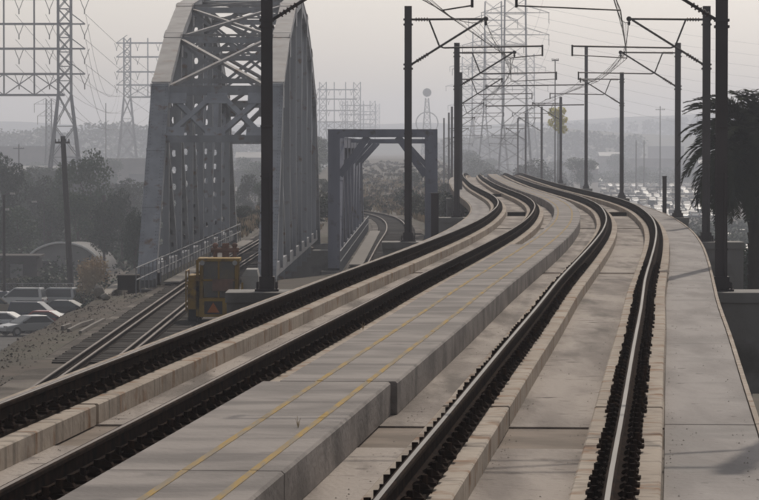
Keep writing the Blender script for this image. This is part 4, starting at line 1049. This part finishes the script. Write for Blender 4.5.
# ------------------------------------------------------------------ cars
def car(color, suv=False, label=''):
    t = thing('parked_car', label, 'car', group='parked cars'); W2 = .9; Ln = 2.3
    H = 1.78 if suv else 1.42; hood = .98 if suv else .88
    def ext(mb, pr, w0, w1=None):
        n = len(pr); ws = [w0] * n if w1 is None else w1
        vs = [(x, -ws[i], z) for i, (x, z) in enumerate(pr)] + [(x, ws[i], z) for i, (x, z) in enumerate(pr)]
        fs = [tuple(range(n)), tuple(range(2 * n - 1, n - 1, -1))] + [(i, n + i, n + (i + 1) % n, (i + 1) % n) for i in range(n)]
        mb.add(vs, [tuple(reversed(f)) for f in fs])
    mb = MB(); pr = [(-Ln, .35), (-Ln, .75), (-Ln + .05, hood - .02)]
    pr += [(Ln - .95 - .35, hood + .02), (Ln - .25, hood - .14), (Ln, .62), (Ln, .35)]
    ws = [W2 - .05, W2, W2 - .05, W2 - .05, W2 - .12, W2 - .03, W2 - .05]; ext(mb, pr, W2, ws)
    rear = -Ln + (.12 if suv else .55)
    roof = [(rear - .05, hood - .03), (rear + (.15 if suv else .6), H), (.15, H), (1.2, hood)]
    rw = [W2 - .07, W2 - .2, W2 - .2, W2 - .09]; ext(mb, roof, W2, rw); 
    body = mb.build('body', color, t, smooth=True)
    bm = bmesh.new(); bm.from_mesh(body.data); bmesh.ops.bevel(bm, geom=[e for e in bm.edges if e.calc_length() > .05], offset=.045, segments=2, affect='EDGES', profile=.6, clamp_overlap=True); bm.to_mesh(body.data); bm.free()
    for q in body.data.polygons: q.use_smooth = q.area < .25
    tr_ = MB()
    for s in (-1, 1):
        tr_.box(.75, .95, min(s * .92, s * 1.06), max(s * .92, s * 1.06), hood + .02, hood + .15)
        if suv: tr_.tube((rear + .2, s * .62, H + .05), (.1, s * .62, H + .05), .02, n=5)
    tr_.build('trim', 'black', t); bp_ = MB(); bp_.box(-Ln - .05, -Ln + .1, -.82, .82, .32, .52); bp_.build('bumper', 'black', t)
    gl = MB()
    for s in (-1, 1):
        y0, y1 = W2 - .085, W2 - .185
        gl.add([(rear + .2, s * .835, hood + .05), (.95, s * .825, hood + .05), (.15, s * .745, H - .09), (rear + (.28 if suv else .7), s * .745, H - .09)], [(0, 1, 2, 3)])
    gl.add([(1.17, -.74, hood + .035), (1.17, .74, hood + .035), (.22, .64, H - .01), (.22, -.64, H - .01)], [(0, 1, 2, 3)])
    a_ = rear - .06; b_ = rear + (.14 if suv else .52)
    gl.add([(a_, -.7, hood + .08), (a_, .7, hood + .08), (b_, .62, H - .06), (b_, -.62, H - .06)], [(0, 1, 2, 3)])
    gl.build('window', 'glass', t)
    for sx in (-1.4, 1.42):
        for s in (-1, 1):
            wm = MB(); wm.tube((sx, s * (W2 - .2), .33), (sx, s * (W2 + .01), .33), .33, .33, 18); w_o = wm.build('wheel', 'black', t)
            hm = MB(); hm.tube((sx, s * W2, .33), (sx, s * (W2 + .02), .33), .19, .19, 12); hm.build('hub', 'palegrey', w_o)
    for s in (-1, 1):
        MB().box(Ln - .12, Ln + .01, min(s * .5, s * .82), max(s * .5, s * .82), .62, .74).build('headlight', 'palegrey', t)
        MB().box(-Ln - .012, -Ln + .05, min(s * .55, s * .84), max(s * .55, s * .84), .7, .85).build('taillight', 'car red', t)
    return t
CP = {}
near = [(38, 272, 'car navy', True, -12, 'navy sport utility vehicle with a roof glint, below the embankment'), (69, 282, 'car black', False, -10, 'black sedan right of the navy utility vehicle'),
        (8, 262, 'car white', False, -14, 'white sedan nearest the lower left edge'), (28, 258, 'car silver', False, 215, 'silver sedan partly behind the embankment in front of the utility vehicle'), (-8, 285, 'car tan', True, 20, 'tan utility vehicle at the left edge of the lot'), (88, 300, 'car white', False, -20, 'white sedan by the wooden pole, half hidden')]
near += [(52, 300, 'car silver', True, 165, 'silver utility vehicle behind the navy one, under the fence'), (18, 298, 'car white', True, 170, 'white utility vehicle in the back row by the fence'), (-4, 300, 'car navy', False, 170, 'navy sedan in the back row at the left edge'), (-14, 262, 'car silver', False, -16, 'silver sedan cut by the left edge'), (50, 264, 'car red', False, -14, 'red sedan mostly hidden by the embankment')]
for px, d, c, suv, a, lab in near:
    x = px2x(px, d); o = car(c, suv, lab); o.location = (x, d, gz(x, d) + .03); o.rotation_euler = (0, 0, radians(a)); CP.setdefault(c, o)
CP['car red'] = car('car red', False, 'red car on the right hand street below the palm'); x = px2x(751, 395); CP['car red'].location = (x, 395, gz(x, 395)); CP['car red'].rotation_euler = (0, 0, radians(100)); 
# lots of far cars: rows
def lot(rows, grp, lab, seed):
    rnd = random.Random(seed)
    for ri, (p0, p1, d, n) in enumerate(rows):
        for k in range(n):
            px = p0 + (p1 - p0) * (k + .5) / n + rnd.uniform(-.6, .6); x = px2x(px, d); c = rnd.choice(['car white', 'car silver', 'car white', 'car navy', 'car silver', 'car white', 'car tan', 'car silver'])  # weighted to white and silver: body colour stands in for sun glints
            cl = c[4:] + ' car'
            rw = ['farthest', 'second farthest', 'third farthest', 'fourth farthest', 'middle', 'fifth nearest', 'fourth nearest', 'third nearest', 'second nearest', 'nearest'][ri if len(rows) > 4 else min(9, ri)]
            where = (lambda f: 'left end' if f < .25 else 'left half' if f < .5 else 'right half' if f < .75 else 'right end')((k + .5) / n)
            place_copy(CP[c], '%s at the %s of the %s row, %s' % (cl, where, rw, lab), (x, d + rnd.uniform(-1, 1), gz(x, d)), radians(rnd.choice([85, 95, -90, -84, -95, -88])), grp)
lot([(598, 690, 1250, 12), (600, 694, 1130, 12), (600, 698, 1030, 12), (602, 702, 950, 12), (606, 706, 880, 12), (612, 708, 820, 11), (622, 712, 765, 9), (634, 716, 715, 8), (650, 718, 670, 7)], 'cars in the glinting lot', 'packed glinting lot', 41)
lot([(556, 602, 1380, 8), (112, 142, 1420, 6), (40, 90, 1500, 6)], 'cars in the far lots', 'far lot', 42)
lot([(706, 775, 520, 5), (722, 770, 440, 3)], 'cars under the palm', 'lot below the palm fronds', 43)
for (x0, x1, y0, y1) in ((px2x(590, 905), px2x(720, 640) + 12, 600, 930), (-50, -20, 235, 345)):
    mb = MB(); xx = frange(x0, x1, 6); yy = frange(y0, y1, 12)
    nn = len(xx); mb.v = [(x, y, gz(x, y) + .02) for y in yy for x in xx]; mb.f = [(j * nn + i, j * nn + i + 1, (j + 1) * nn + i + 1, (j + 1) * nn + i) for j in range(len(yy) - 1) for i in range(nn - 1)]; mb.mi = [0] * len(mb.f)
    tag(mb.build('lot_paving', 'lot'), kind='structure')

# ------------------------------------------------------------------ haze
hz = MB(); hz.box(-885, 885, -55, 3890, -17, 51); h_ = hz.build('haze', 'white'); tag(h_, 'even pale haze over the yard', 'haze', kind='stuff')
hm = bpy.data.materials.new('haze air'); hm.use_nodes = True; n = hm.node_tree.nodes; n.clear()
pv = n.new('ShaderNodeVolumePrincipled'); pv.inputs['Density'].default_value = HAZE; pv.inputs['Color'].default_value = (.81, .86, .975, 1); pv.inputs['Anisotropy'].default_value = .4
om = n.new('ShaderNodeOutputMaterial'); hm.node_tree.links.new(pv.outputs[0], om.inputs['Volume'])
h_.data.materials.clear(); h_.data.materials.append(hm)
SC.cycles.filter_width = 1.9; SC.cycles.volume_max_steps = 64; SC.cycles.max_bounces = 6; SC.cycles.volume_bounces = 1
